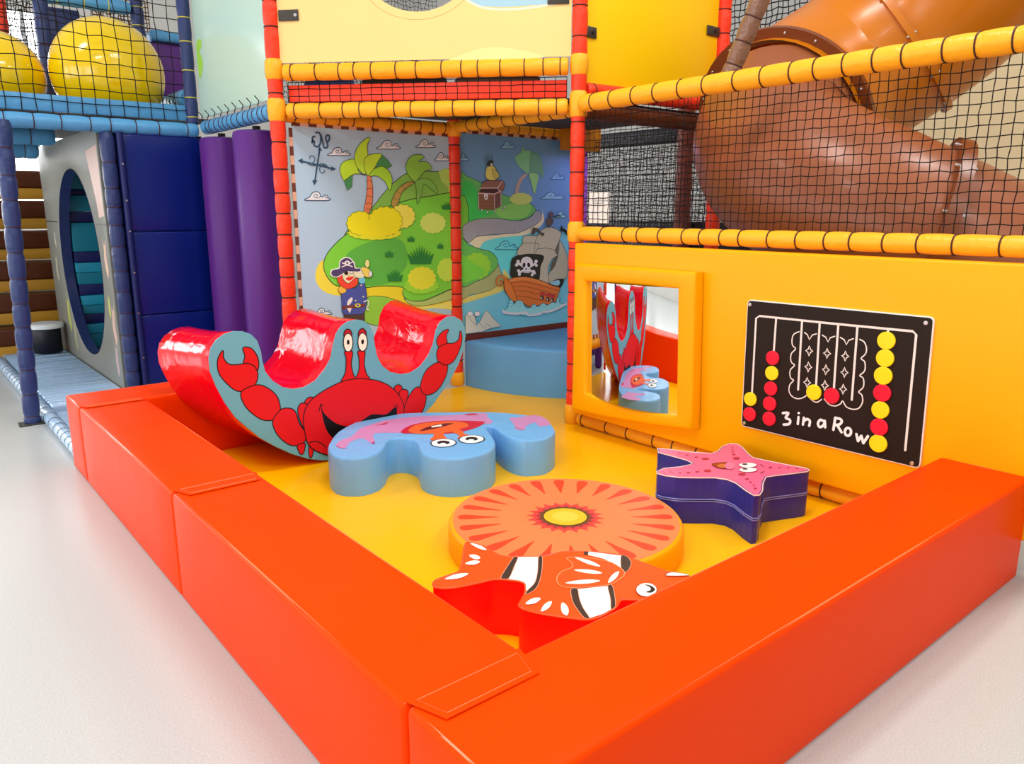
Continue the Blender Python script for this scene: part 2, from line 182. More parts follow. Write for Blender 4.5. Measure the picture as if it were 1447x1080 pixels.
  ["L",[38,52,58],[4667,1264,4659,1167],False,0.004],
  ["P",[36,40,32],[4401,1128,4516,1153,4633,1155,4772,1131,4734,1048,4709,913,4563,953,4390,957,4378,1047],[20,20,20],0.003],
  ["P",[244,244,240],[4483,1095,4480,1086,4470,1081,4458,1082,4448,1087,4444,1096,4448,1105,4458,1110,4470,1109,4480,1104],None,0.004],
  ["P",[244,244,240],[4466,1065,4462,1056,4453,1051,4441,1052,4431,1058,4427,1067,4431,1075,4441,1080,4453,1080,4462,1074],None,0.004],
  ["P",[244,244,240],[4700,1086,4696,1076,4685,1071,4672,1072,4661,1078,4657,1088,4661,1097,4672,1102,4685,1102,4696,1095],None,0.004],
  ["P",[244,244,240],[4699,1050,4696,1042,4687,1038,4676,1038,4667,1044,4663,1052,4666,1059,4675,1064,4686,1063,4696,1058],None,0.004],
  ["P",[244,244,240],[4488,1011,4485,1003,4475,998,4464,999,4455,1005,4451,1013,4455,1021,4464,1026,4475,1025,4485,1020],None,0.004],
  ["P",[244,244,240],[4496,978,4493,970,4484,966,4474,967,4465,972,4462,980,4465,987,4474,992,4484,991,4493,986],None,0.004],
  ["P",[244,244,240],[4670,993,4666,984,4655,979,4642,979,4631,986,4627,995,4631,1005,4641,1010,4655,1009,4665,1003],None,0.004],
  ["P",[244,244,240],[4649,967,4646,959,4637,954,4626,955,4617,960,4614,968,4617,976,4626,981,4637,980,4646,975],None,0.004],
  ["l",[244,244,240],[4456,1083,4664,980],False,0.022],
  ["l",[244,244,240],[4675,1069,4472,992],False,0.022],
  ["P",[248,248,244],[4638,1075,4624,1042,4588,1023,4543,1025,4506,1048,4493,1081,4506,1114,4542,1133,4587,1131,4624,1109],None,0.004],
  ["p",[248,248,244],[4523,1040,4607,1036,4598,985,4533,989],None,0.004],
  ["P",[30,30,26],[4548,1056,4542,1045,4532,1039,4522,1041,4516,1050,4516,1062,4522,1074,4532,1080,4542,1078,4548,1069],None,0.004],
  ["P",[30,30,26],[4605,1060,4605,1048,4599,1039,4589,1038,4579,1045,4572,1057,4572,1069,4578,1078,4588,1079,4598,1072],None,0.004],
  ["p",[30,30,26],[4557,1037,4569,1016,4544,1020],None,0.004],
  ["l",[90,90,84],[4549,1004,4549,988],False,0.003],
  ["l",[90,90,84],[4565,1003,4565,987],False,0.003],
  ["l",[90,90,84],[4582,1002,4582,986],False,0.003],
  ["P",[30,34,32],[4878,894,5029,906,4974,821,4854,861],None,0.004],
  ["P",[120,170,180],[4860,886,4966,900,4964,852,4879,864],None,0.004],
  ["P",[178,96,44],[4305,953,4355,940,4424,956,4563,953,4718,916,4879,857,4977,827,4958,771,4919,697,4831,680,4709,682,4600,676,4517,718,4412,735,4355,794,4301,851],[80,36,20],0.005],
  ["P",[196,112,56],[4355,935,4424,950,4563,948,4718,911,4866,855,4707,888,4563,923,4424,922,4367,912],None,0.004],
  ["L",[100,50,26],[4372,908,4516,910,4707,870,4961,799],False,0.004],
  ["L",[100,50,26],[4384,872,4517,871,4707,829,4943,763],False,0.004],
  ["L",[100,50,26],[4401,835,4540,826,4708,783,4756,766],False,0.004],
  ["L",[100,50,26],[4424,790,4564,771,4708,733,4881,707],False,0.004],
  ["P",[196,104,44],[4305,955,4346,935,4401,862,4447,752,4401,742,4338,804,4301,877],[80,36,20],0.004],
  ["L",[190,100,40],[4338,927,4288,969,4232,963,4212,926,4243,891,4274,905,4268,931,4245,929],False,0.013],
  ["L",[80,36,20],[4350,951,4288,982,4227,977,4205,926,4237,888,4283,897,4283,930,4254,937],False,0.003],
  ["p",[170,44,52],[4728,802,4789,794,4787,769,4733,774],[38,52,58],0.003],
  ["P",[40,20,24],[4775,748,4771,737,4760,731,4746,732,4735,740,4731,751,4735,761,4746,767,4760,766,4771,759],None,0.004],
  ["P",[230,220,220],[4753,746,4752,740,4748,737,4744,738,4740,741,4738,747,4740,752,4743,755,4748,755,4752,751],None,0.004],
  ["p",[170,44,52],[4798,786,4860,778,4858,752,4803,758],[38,52,58],0.003],
  ["P",[40,20,24],[4846,731,4842,720,4830,714,4817,715,4805,723,4801,734,4805,744,4816,750,4830,749,4841,742],None,0.004],
  ["P",[230,220,220],[4823,729,4822,723,4818,720,4814,721,4810,724,4809,730,4810,735,4814,738,4818,738,4822,734],None,0.004],
  ["p",[170,44,52],[4855,772,4918,764,4916,739,4860,744],[38,52,58],0.003],
  ["P",[40,20,24],[4903,717,4899,707,4888,701,4874,702,4863,709,4858,720,4862,731,4874,737,4887,736,4899,728],None,0.004],
  ["P",[230,220,220],[4881,715,4879,710,4876,707,4871,707,4867,711,4866,716,4867,722,4871,725,4876,724,4879,721],None,0.004],
  ["P",[124,196,196],[4287,667,4338,690,4355,746,4389,755,4415,715,4447,743,4505,735,4553,672,4612,672,4654,696,4697,670,4763,697,4813,675,4881,697,4932,689,4943,735,4981,751,4970,686,5060,670,5009,636,4882,609,4758,605,4565,599,4447,623,4309,643],[70,150,165],0.005],
  ["L",[226,250,246],[4287,667,4309,646,4447,627,4559,627,4589,599,4734,603,4758,615,4882,618,5060,668],False,0.02],
  ["L",[60,140,160],[4351,695,4346,720,4378,732,4403,712,4385,696,4369,709],False,0.004],
  ["L",[60,140,160],[4448,687,4444,712,4476,724,4502,704,4483,688,4467,702],False,0.004],
  ["L",[60,140,160],[4625,659,4620,685,4654,697,4681,677,4662,660,4645,674],False,0.004],
  ["L",[60,140,160],[4747,659,4741,685,4776,697,4803,677,4783,660,4766,674],False,0.004],
  ["L",[60,140,160],[4936,700,4931,726,4966,739,4995,718,4974,701,4956,715],False,0.004],
  ["P",[84,70,66],[4791,1451,4821,1473,4876,1459,4870,1424,4834,1404,4803,1420],[38,52,58],0.003],
  ["P",[90,70,80],[4881,1503,4876,1489,4860,1480,4842,1480,4826,1489,4820,1504,4826,1518,4841,1527,4860,1527,4875,1518],[38,52,58],0.003],
  ["L",[38,52,58],[4881,1481,4930,1494,4974,1488],False,0.012],
  ["l",[60,50,46],[4831,1407,4829,1389],False,0.012],
  ["p",[70,66,58],[4614,1331,4631,1392,4690,1382,4726,1346,4774,1337,4756,1310,4714,1338,4666,1361,4649,1330],[38,52,58],0.003],
  ["p",[30,34,36],[4964,1360,4982,1409,5007,1377,5039,1368,5078,1331,5059,1309,5027,1341,4995,1350],None,0.004],
  ["p",[168,170,156],[3868,664,3912,670,3962,656,3989,565,4029,598,4066,657,4098,686,4138,651,4168,612,4264,529,4136,523,4051,500,3865,502],[38,52,58],0.003],
  ["L",[70,70,64],[3962,656,4000,601,4077,526],False,0.003],
  ["L",[70,70,64],[4077,541,4104,565,4143,535],False,0.003],
  ["L",[70,70,64],[3893,662,3949,590,3989,555],False,0.003],
  ["P",[200,215,215],[3949,667,3942,655,3927,648,3908,649,3893,659,3888,673,3894,685,3909,692,3928,691,3943,681],[38,52,58],0.003],
  ["P",[200,215,215],[4025,661,4019,648,4004,641,3985,643,3969,652,3964,666,3970,679,3985,686,4004,684,4020,675],[38,52,58],0.003],
 ],
 'rocker_outline': [
  ["O",None,[1339,615,1377,518,1430,422,1494,348,1560,278,1645,211,1740,147,1841,95,1928,66,2020,53,2120,50,2230,56,2360,83,2480,127,2575,173,2652,222,2737,280,2803,349,2883,434,2951,526,2994,623,3015,717,3011,775,2978,829,2921,860,2864,861,2807,832,2773,781,2748,690,2709,618,2642,556,2571,525,2500,524,2424,549,2366,598,2334,663,2322,737,2313,812,2287,862,2246,892,2199,902,2145,897,2097,872,2062,830,2041,768,2018,685,1975,621,1913,565,1844,537,1778,534,1716,554,1656,602,1619,660,1607,722,1603,775,1587,838,1554,878,1508,899,1458,905,1407,895,1360,867,1328,827,1313,772,1314,701],None,0],
 ],
 'crab_print': [
  ["P",[226,18,28],[1393,806,1368,778,1356,734,1363,678,1397,624,1439,579,1484,564,1531,574,1564,607,1574,659,1554,702,1515,719,1463,719,1418,728,1393,765],[30,16,18],0.006],
  ["P",[226,18,28],[1501,808,1542,804,1572,767,1584,719,1575,673,1554,702,1519,720,1497,724,1509,761],[30,16,18],0.006],
  ["P",[226,18,28],[1473,563,1559,591,1621,566,1674,510,1690,443,1682,395,1640,373,1584,383,1531,425,1485,488],[30,16,18],0.006],
  ["P",[226,18,28],[1644,377,1693,426,1743,426,1779,399,1799,324,1834,259,1827,209,1778,192,1720,214,1666,274,1641,336],[30,16,18],0.006],
  ["P",[226,18,28],[1778,194,1826,197,1816,143,1800,133,1786,150],[30,16,18],0.006],
  ["P",[226,18,28],[1850,171,1876,157,1869,115,1857,100,1847,120],[30,16,18],0.006],
  ["P",[226,18,28],[2798,661,2776,703,2791,740,2834,771,2874,775,2854,734,2860,682,2822,674],[30,16,18],0.006],
  ["P",[226,18,28],[2774,624,2794,665,2855,684,2908,681,2951,700,2967,758,2981,713,2970,658,2935,589,2895,550,2838,541,2787,571],[30,16,18],0.006],
  ["P",[226,18,28],[2782,567,2828,542,2859,534,2848,472,2796,398,2739,363,2674,361,2640,394,2654,467,2698,532],[30,16,18],0.006],
  ["P",[226,18,28],[2639,417,2656,375,2683,355,2672,289,2624,217,2558,156,2478,163,2500,286,2557,379,2603,419],[30,16,18],0.006],
  ["P",[226,18,28],[1837,443,1865,471,1907,457,1903,391,1853,416],[30,16,18],0.006],
  ["P",[226,18,28],[1794,409,1816,443,1858,428,1868,380,1828,294,1801,349],[30,16,18],0.006],
  ["P",[226,18,28],[2445,446,2476,459,2502,438,2495,388,2461,394],[30,16,18],0.006],
  ["P",[226,18,28],[2488,420,2532,418,2547,388,2519,314,2492,287,2477,368],[30,16,18],0.006],
  ["P",[226,18,28],[2079,526,2109,587,2119,673,2111,717,2163,711,2152,640,2160,580,2175,549,2201,590,2206,662,2200,707,2247,702,2239,629,2252,560,2271,521,2180,489],[30,16,18],0.006],
  ["P",[226,18,28],[1829,373,1878,451,1986,506,2112,539,2239,531,2370,487,2461,412,2510,319,2498,227,2441,128,2300,46,2135,49,1978,89,1860,165,1829,258],[30,16,18],0.006],
  ["P",[14,8,8],[1939,413,1955,359,2035,279,2129,247,2211,270,2278,296,2378,279,2452,316,2436,223,2305,153,2139,139,2030,176,1965,262],[30,16,18],0.004],
  ["L",[30,16,18],[1926,378,1939,420,1953,403],False,0.005],
  ["L",[30,16,18],[2440,323,2458,328,2466,311],False,0.005],
  ["L",[30,16,18],[1852,196,1892,197,1935,171,1956,145],False,0.005],
  ["P",[190,24,40],[2164,812,2158,792,2144,780,2128,782,2115,796,2111,818,2117,838,2131,850,2148,848,2160,834],[30,16,18],0.006],
  ["P",[252,246,226],[2168,766,2161,733,2144,715,2124,717,2110,739,2106,773,2113,805,2130,823,2149,821,2164,799],[30,16,18],0.006],
  ["P",[16,12,12],[2146,770,2144,761,2139,757,2133,757,2129,763,2128,772,2130,780,2135,785,2141,784,2145,778],None,0.004],
  ["P",[190,24,40],[2261,805,2255,785,2241,773,2224,775,2211,789,2207,811,2213,831,2227,843,2244,842,2257,827],[30,16,18],0.006],
  ["P",[252,246,226],[2266,758,2258,725,2241,707,2221,709,2206,731,2202,765,2209,797,2226,816,2246,814,2261,792],[30,16,18],0.006],
  ["P",[16,12,12],[2243,762,2241,754,2236,749,2230,750,2225,755,2224,764,2226,772,2231,777,2237,777,2242,771],None,0.004],
 ],
 'crab_block_outline': [
  ["O",None,[1789,3769,1877,3903,1988,4034,2148,4142,2329,4198,2465,4165,2623,4076,2807,3940,2949,3823,3051,3693,3105,3547,3093,3406,3027,3276,2959,3196,2844,3143,2768,3160,2705,3212,2704,3331,2743,3461,2769,3549,2724,3546,2663,3440,2598,3310,2523,3215,2419,3151,2302,3146,2203,3189,2148,3280,2147,3375,2191,3471,2236,3571,2224,3672,2169,3707,2109,3676,2043,3593,1955,3518,1858,3504,1794,3541,1756,3619],None,0],
 ],
 'crab_block_print': [
  ["P",[205,140,190],[1843,3776,1905,3855,2004,3895,2103,3993,2199,4038,2352,4068,2532,4023,2724,3909,2912,3821,2867,3725,2816,3606,2747,3623,2680,3771,2522,3849,2322,3812,2258,3778,2135,3861,2058,3729,2022,3701,2030,3818,1940,3795,1864,3713],None,0.004],
  ["P",[205,140,190],[2961,3620,3008,3598,3133,3572,3128,3466,3062,3352,2981,3358,3018,3441,2925,3415,2862,3358,2830,3394,2892,3493],None,0.004],
  ["L",[170,30,60],[1848,3785,1849,3725,1870,3704],False,0.006],
  ["L",[150,40,90],[2855,3432,2858,3361],False,0.005],
  ["p",[170,60,110],[2022,3701,2059,3727,2024,3669],None,0.004],
  ["P",[200,60,90],[2795,3873,2854,3858,2855,3812,2797,3837],None,0.004],
  ["p",[200,60,90],[2226,4000,2329,4029,2280,3987],None,0.004],
  ["P",[206,24,60],[2261,3776,2367,3864,2489,3876,2613,3827,2743,3709,2779,3638,2640,3570,2486,3571,2387,3644,2307,3710],None,0.004],
  ["P",[238,100,40],[2317,3787,2429,3863,2544,3841,2654,3772,2680,3687,2638,3621,2558,3618,2491,3596,2395,3638,2315,3703],[120,40,30],0.003],
  ["P",[96,24,30],[2363,3730,2449,3777,2555,3781,2614,3742,2570,3727,2485,3717,2411,3719],None,0.004],
  ["p",[250,240,220],[2474,3776,2546,3768,2524,3735,2461,3747],None,0.004],
  ["P",[238,100,40],[2427,3677,2480,3653,2422,3564,2390,3477,2332,3472,2316,3547,2370,3592],None,0.004],
  ["P",[238,100,40],[2521,3648,2566,3611,2536,3516,2539,3468,2491,3429,2448,3465,2491,3507,2501,3592],None,0.004],
  ["P",[250,250,248],[2395,3403,2358,3374,2313,3371,2277,3395,2263,3437,2277,3482,2313,3513,2359,3517,2396,3492,2410,3449],[34,48,60],0.008],
  ["P",[20,16,20],[2367,3426,2349,3412,2328,3413,2311,3427,2305,3449,2312,3471,2329,3485,2351,3485,2368,3470,2374,3448],None,0.004],
  ["P",[250,250,248],[2336,3417,2327,3409,2316,3409,2308,3415,2306,3427,2310,3438,2319,3446,2330,3447,2338,3440,2340,3429],None,0.004],
  ["P",[250,250,248],[2561,3359,2522,3330,2475,3327,2439,3351,2425,3394,2440,3439,2479,3470,2527,3474,2565,3449,2578,3405],[34,48,60],0.008],
  ["P",[20,16,20],[2533,3382,2514,3368,2492,3369,2475,3383,2469,3406,2477,3428,2495,3442,2518,3441,2535,3427,2541,3404],None,0.004],
  ["P",[250,250,248],[2500,3373,2490,3366,2479,3365,2471,3372,2469,3383,2474,3395,2483,3403,2494,3403,2502,3396,2505,3385],None,0.004],
 ],
 'star_outline': [
  ["O",None,[3134,2567,3171,2520,3219,2416,3286,2330,3343,2330,3446,2368,3508,2371,3536,2344,3513,2296,3439,2211,3395,2148,3405,2087,3428,1980,3455,1887,3445,1860,3411,1854,3333,1884,3239,1922,3187,1939,3102,1900,3009,1843,2951,1821,2930,1833,2953,1889,3004,1981,3014,2036,2988,2090,2922,2144,2860,2201,2827,2261,2822,2305,2841,2324,2904,2334,2982,2298,3049,2285,3083,2293,3099,2346,3094,2434,3086,2518],None,0],
 ],
 'star_print': [
  ["P",[190,40,70],[3159,2433,3154,2431,3149,2432,3146,2434,3145,2438,3147,2442,3152,2444,3157,2443,3160,2440,3161,2436],None,0.004],
  ["P",[190,40,70],[3171,2386,3165,2384,3158,2385,3153,2389,3152,2395,3155,2399,3161,2401,3168,2400,3172,2396,3174,2391],None,0.004],
  ["P",[190,40,70],[3180,2334,3174,2332,3167,2333,3163,2337,3162,2343,3164,2347,3170,2349,3177,2348,3182,2344,3183,2339],None,0.004],
  ["P",[190,40,70],[3201,2279,3189,2275,3176,2277,3167,2285,3164,2295,3170,2304,3182,2309,3195,2306,3204,2298,3207,2288],None,0.004],
  ["P",[190,40,70],[3465,2317,3461,2315,3457,2315,3454,2317,3454,2320,3457,2323,3462,2325,3466,2325,3469,2323,3468,2320],None,0.004],
  ["P",[190,40,70],[3433,2293,3428,2291,3424,2292,3421,2294,3421,2297,3424,2301,3428,2302,3433,2302,3435,2300,3435,2296],None,0.004],
  ["P",[190,40,70],[3400,2267,3394,2265,3389,2265,3386,2267,3386,2271,3390,2275,3396,2278,3401,2278,3404,2275,3404,2271],None,0.004],
  ["P",[190,40,70],[3366,2235,3359,2232,3352,2232,3348,2235,3348,2241,3352,2246,3359,2249,3366,2249,3371,2245,3370,2240],None,0.004],
  ["P",[190,40,70],[3329,2182,3316,2177,3303,2179,3294,2186,3293,2196,3301,2206,3314,2210,3327,2209,3336,2202,3337,2191],None,0.004],
  ["P",[190,40,70],[2916,2233,2912,2232,2908,2232,2905,2235,2905,2238,2907,2241,2911,2243,2915,2242,2917,2240,2918,2236],None,0.004],
  ["P",[190,40,70],[2949,2206,2944,2204,2938,2205,2934,2209,2932,2214,2935,2218,2940,2220,2946,2219,2950,2215,2952,2210],None,0.004],
  ["P",[190,40,70],[2996,2186,2989,2184,2983,2184,2978,2188,2978,2193,2981,2198,2987,2201,2994,2200,2998,2196,2999,2191],None,0.004],
  ["P",[190,40,70],[3053,2158,3041,2153,3029,2155,3020,2162,3018,2172,3025,2181,3036,2185,3049,2183,3057,2176,3059,2166],None,0.004],
  ["P",[190,40,70],[3138,2019,3126,2016,3114,2017,3105,2025,3104,2034,3110,2042,3122,2046,3135,2044,3143,2037,3145,2028],None,0.004],
  ["P",[190,40,70],[3093,1970,3087,1968,3081,1969,3076,1973,3076,1978,3079,1982,3085,1984,3092,1983,3096,1980,3097,1975],None,0.004],
  ["P",[190,40,70],[3065,1935,3060,1933,3055,1934,3052,1936,3052,1940,3055,1943,3060,1945,3065,1944,3068,1942,3068,1938],None,0.004],
  ["P",[190,40,70],[3040,1902,3036,1901,3032,1901,3029,1903,3030,1906,3033,1909,3037,1911,3041,1911,3044,1909,3043,1906],None,0.004],
  ["P",[190,40,70],[3009,1872,3003,1870,2998,1870,2995,1873,2995,1877,2999,1880,3005,1883,3010,1882,3013,1880,3013,1876],None,0.004],
  ["P",[190,40,70],[3327,1993,3321,1990,3314,1991,3310,1995,3310,1999,3314,2004,3320,2006,3327,2006,3332,2002,3332,1997],None,0.004],
  ["P",[190,40,70],[3361,1965,3357,1964,3353,1964,3350,1967,3349,1970,3352,1973,3356,1974,3360,1973,3363,1971,3364,1968],None,0.004],
  ["P",[190,40,70],[3388,1935,3384,1934,3380,1934,3377,1936,3377,1939,3379,1942,3384,1943,3388,1943,3390,1941,3390,1938],None,0.004],
  ["P",[190,40,70],[3413,1903,3409,1902,3405,1902,3403,1904,3403,1907,3405,1910,3409,1911,3413,1911,3416,1909,3416,1906],None,0.004],
  ["P",[150,60,30],[3130,2210,3170,2213,3217,2180,3170,2163,3131,2127,3112,2162],[110,20,40],0.003],
  ["P",[206,110,60],[3141,2187,3188,2176,3138,2141,3122,2162],None,0.004],
  ["P",[240,120,160],[3203,2123,3171,2107,3145,2104,3133,2114,3139,2134,3162,2156,3194,2172,3221,2176,3234,2166,3227,2145],None,0.004],
  ["P",[250,250,248],[3296,2060,3271,2053,3242,2060,3220,2078,3214,2100,3226,2118,3251,2125,3280,2118,3302,2100,3308,2077],[180,70,110],0.003],
  ["P",[24,20,22],[3271,2097,3262,2094,3253,2096,3246,2101,3245,2108,3249,2114,3258,2117,3267,2116,3274,2110,3275,2103],None,0.004],
  ["P",[250,250,248],[3233,2017,3209,2011,3181,2018,3160,2035,3153,2056,3164,2074,3188,2080,3217,2074,3238,2056,3244,2034],[180,70,110],0.003],
  ["P",[24,20,22],[3208,2053,3200,2051,3191,2053,3184,2058,3183,2065,3187,2071,3195,2073,3205,2072,3211,2066,3212,2059],None,0.004],
  ["l",[150,30,60],[3318,2055,3307,2028],False,0.005],
  ["l",[150,30,60],[3206,1979,3242,1983],False,0.005],
  ["l",[190,60,90],[2900,2305,2872,2249],False,0.004],
  ["l",[190,60,90],[2857,2300,2831,2257],False,0.004],
 ],
 'fish_outline': [
  ["O",None,[1646,2286,1668,2265,1685,2219,1682,2155,1687,2104,1720,2064,1766,2028,1800,2002,1870,1992,1933,1953,1994,1890,2038,1823,2052,1749,2059,1682,2067,1626,2087,1590,2097,1538,2085,1488,2056,1458,2008,1454,1952,1474,1902,1498,1866,1518,1839,1544,1811,1570,1784,1589,1738,1568,1671,1559,1616,1566,1578,1605,1527,1677,1497,1737,1494,1777,1519,1797,1563,1829,1600,1869,1609,1893,1595,1924,1549,1975,1493,1990,1417,2011,1365,2041,1353,2076,1385,2105,1450,2105,1493,2112,1555,2179],None,0],
 ],
 'fish_print': [
  ["p",[252,250,240],[1723,2058,1786,2008,1690,1907,1624,1850,1577,1838,1607,1882,1607,1907,1582,1940,1654,1995],None,0.004],
  ["P",[64,48,40],[1708,2065,1724,2057,1658,2002,1590,1948,1568,1966,1625,2009],[235,170,140],0.002],
  ["P",[64,48,40],[1784,2009,1797,2001,1700,1898,1616,1830,1559,1819,1584,1838,1639,1864,1705,1924],[235,170,140],0.002],
  ["p",[252,250,240],[1720,1734,1818,1683,1759,1616,1711,1565,1672,1561,1618,1569,1644,1629,1678,1683],None,0.004],
  ["P",[64,48,40],[1702,1746,1721,1734,1680,1682,1645,1628,1617,1572,1605,1585,1633,1654,1660,1698],[235,170,140],0.002],
  ["P",[64,48,40],[1816,1681,1832,1674,1782,1615,1734,1568,1710,1565,1760,1615],[235,170,140],0.002],
  ["p",[252,250,240],[1961,1921,2032,1817,1958,1745,1962,1839,1940,1900],None,0.004],
  ["p",[64,48,40],[1950,1933,1961,1919,1940,1902,1929,1913],None,0.004],
  ["P",[64,48,40],[2030,1815,2043,1798,2019,1755,1973,1723,1942,1715,1956,1747],[235,170,140],0.002],
  ["P",[236,84,22],[1859,1933,1844,1889,1818,1864,1771,1864,1724,1841,1695,1802,1698,1767,1756,1723,1824,1688,1859,1685,1937,1711,1961,1799,1931,1869,1895,1914],[240,150,100],0.004],
  ["P",[252,250,240],[1886,1917,1882,1875,1889,1829,1906,1803,1912,1845,1902,1890],None,0.004],
  ["P",[252,250,240],[1811,1844,1821,1811,1845,1777,1873,1762,1865,1795,1839,1828],None,0.004],
  ["P",[252,250,240],[1718,1791,1741,1762,1782,1735,1824,1725,1802,1755,1758,1781],None,0.004],
  ["P",[252,250,240],[1834,1696,1858,1696,1895,1709,1929,1732,1904,1733,1866,1718],None,0.004],
  ["P",[252,250,240],[1655,2267,1651,2232,1655,2196,1668,2178,1674,2213,1668,2248],None,0.004],
  ["P",[252,250,240],[1587,2182,1582,2157,1588,2138,1606,2137,1612,2163,1603,2180],None,0.004],
  ["P",[252,250,240],[1535,2136,1543,2117,1562,2107,1587,2113,1580,2133,1558,2141],None,0.004],
  ["P",[252,250,240],[1407,2083,1427,2065,1461,2055,1496,2063,1477,2083,1441,2090],None,0.004],
  ["P",[252,250,240],[1514,1768,1525,1755,1549,1751,1577,1763,1566,1778,1540,1779],None,0.004],
  ["P",[252,250,240],[1521,1698,1538,1694,1566,1703,1592,1724,1575,1729,1546,1718],None,0.004],
  ["P",[252,250,240],[1614,1696,1588,1675,1568,1647,1568,1625,1595,1645,1612,1673],None,0.004],
  ["P",[252,250,240],[1926,1553,1898,1539,1871,1539,1854,1553,1854,1575,1870,1599,1897,1614,1925,1615,1943,1600,1943,1576],[150,60,30],0.003],
  ["P",[20,20,20],[1920,1606,1932,1587,1923,1559,1896,1551,1883,1566,1908,1566,1921,1583],None,0.004],
  ["P",[252,250,240],[2032,1603,2071,1603,2101,1549,2062,1574],[64,48,40],0.003],
 ],
 'board_tracks': [
  ["l",[232,226,216],[2316,564,2323,982,2303,996,1902,1001,1511,1009,1494,996,1483,450],False,0.011],
  ["l",[232,226,216],[2204,995,2203,796],False,0.011],
  ["l",[232,226,216],[2057,998,2047,639],False,0.011],
  ["l",[232,226,216],[1961,998,1951,678],False,0.011],
  ["l",[232,226,216],[1864,999,1856,678],False,0.011],
  ["l",[232,226,216],[1768,999,1760,640],False,0.011],
  ["l",[232,226,216],[1621,998,1610,436],False,0.011],
 ],
 'board_print': [
  ["L",[232,226,216],[2069,940,2098,921,2104,886,2096,862,2080,849,2101,822,2103,792,2094,773,2078,763,2099,736,2100,709,2091,690,2077,684,2096,655,2097,621,2077,597,2044,591,2012,605,1993,624],False,0.006],
  ["L",[232,226,216],[1974,603,1954,593,1936,594,1915,612],False,0.006],
  ["L",[232,226,216],[1901,617,1872,594,1840,593,1815,609,1805,625,1784,600,1749,594,1720,607,1706,642,1714,674,1730,685,1711,711,1710,738,1717,758,1733,766,1713,790,1711,817,1718,839,1735,850,1716,875,1714,904,1728,931,1751,941],False,0.006],
  ["l",[232,226,216],[2038,939,2021,930,2009,906,1995,932,1974,940],False,0.006],
  ["l",[232,226,216],[1942,938,1922,929,1909,907,1899,930,1877,940],False,0.006],
  ["l",[232,226,216],[1848,938,1827,929,1814,906,1804,930,1782,940],False,0.006],
  ["l",[232,226,216],[2006,875,1997,857,1985,850,1997,842,2004,823,2011,841,2024,848,2011,856],True,0.006],
  ["l",[232,226,216],[1910,875,1902,858,1889,851,1901,843,1907,824,1914,842,1927,849,1915,857],True,0.006],
  ["l",[232,226,216],[1816,875,1808,858,1796,851,1807,843,1813,825,1820,842,1832,849,1820,857],True,0.006],
  ["l",[232,226,216],[2004,792,1994,774,1982,767,1994,759,2001,739,2008,758,2021,765,2008,773],True,0.006],
  ["l",[232,226,216],[1909,793,1900,775,1888,768,1899,760,1906,741,1913,759,1925,766,1913,774],True,0.006],
  ["l",[232,226,216],[1812,794,1804,777,1792,770,1803,762,1809,743,1816,761,1828,767,1817,775],True,0.006],
  ["l",[232,226,216],[2003,711,1994,693,1981,687,1993,678,2000,658,2007,677,2020,683,2008,692],True,0.006],
  ["l",[232,226,216],[1907,713,1898,695,1885,688,1897,680,1904,661,1911,679,1923,685,1911,693],True,0.006],
  ["l",[232,226,216],[1811,710,1802,693,1791,686,1802,678,1808,659,1815,677,1827,683,1815,691],True,0.006],
 ],
 'board_letters': [
  ["L",[245,243,238],[2122,498,2089,505,2104,476,2078,470,2080,448,2112,437],False,0.0135],
  ["l",[245,243,238],[2031,495,2032,458],False,0.0135],
  ["l",[245,243,238],[2001,498,2003,461],False,0.0135],
  ["L",[245,243,238],[2002,477,1985,494,1967,489,1968,462],False,0.0135],
  ["L",[245,243,238],[1890,502,1911,506,1922,484,1911,468,1894,479,1886,499],False,0.0135],
  ["l",[245,243,238],[1887,506,1882,473],False,0.0135],
  ["l",[245,243,238],[1834,531,1838,470],False,0.0135],
  ["L",[245,243,238],[1834,533,1807,532,1799,520,1811,503,1834,496],False,0.0135],
  ["l",[245,243,238],[1821,499,1795,467],False,0.0135],
  ["l",[245,243,238],[1719,474,1708,442],False,0.0135],
  ["l",[245,243,238],[1708,442,1694,471],False,0.0135],
  ["l",[245,243,238],[1694,471,1681,438],False,0.0135],
  ["l",[245,243,238],[1681,438,1662,477],False,0.0135],
  ["L",[245,243,238],[1747,480,1749,468,1756,459,1766,457,1774,462,1778,473,1776,485,1769,494,1760,496,1751,491],True,0.0135],
  ["P",[245,243,238],[2025,518,2026,514,2029,511,2033,511,2037,512,2039,516,2038,520,2035,522,2030,523,2027,522],None,0.004],
 ],
 'board_counters': [
  [2.32,0.537,1,0.039],
  [2.318,0.452,0,0.04],
  [2.204,0.784,0,0.039],
  [2.202,0.702,1,0.039],
  [2.201,0.618,0,0.039],
  [2.201,0.535,0,0.04],
  [2.197,0.452,0,0.04],
  [1.957,0.642,1,0.041],
  [1.861,0.642,0,0.041],
  [1.622,0.952,1,0.043],
  [1.619,0.869,1,0.043],
  [1.619,0.785,1,0.044],
  [1.615,0.702,0,0.043],
  [1.615,0.619,1,0.043],
  [1.612,0.535,0,0.043],
  [1.608,0.454,1,0.044],
 ],
 'board_corners': [
  [2.38,1.071],
  [1.432,1.077],
  [1.415,0.382],
  [2.367,0.377],
  [2.367,1.051],
  [1.459,1.053],
  [1.446,0.395],
  [2.352,0.394],
 ],
}


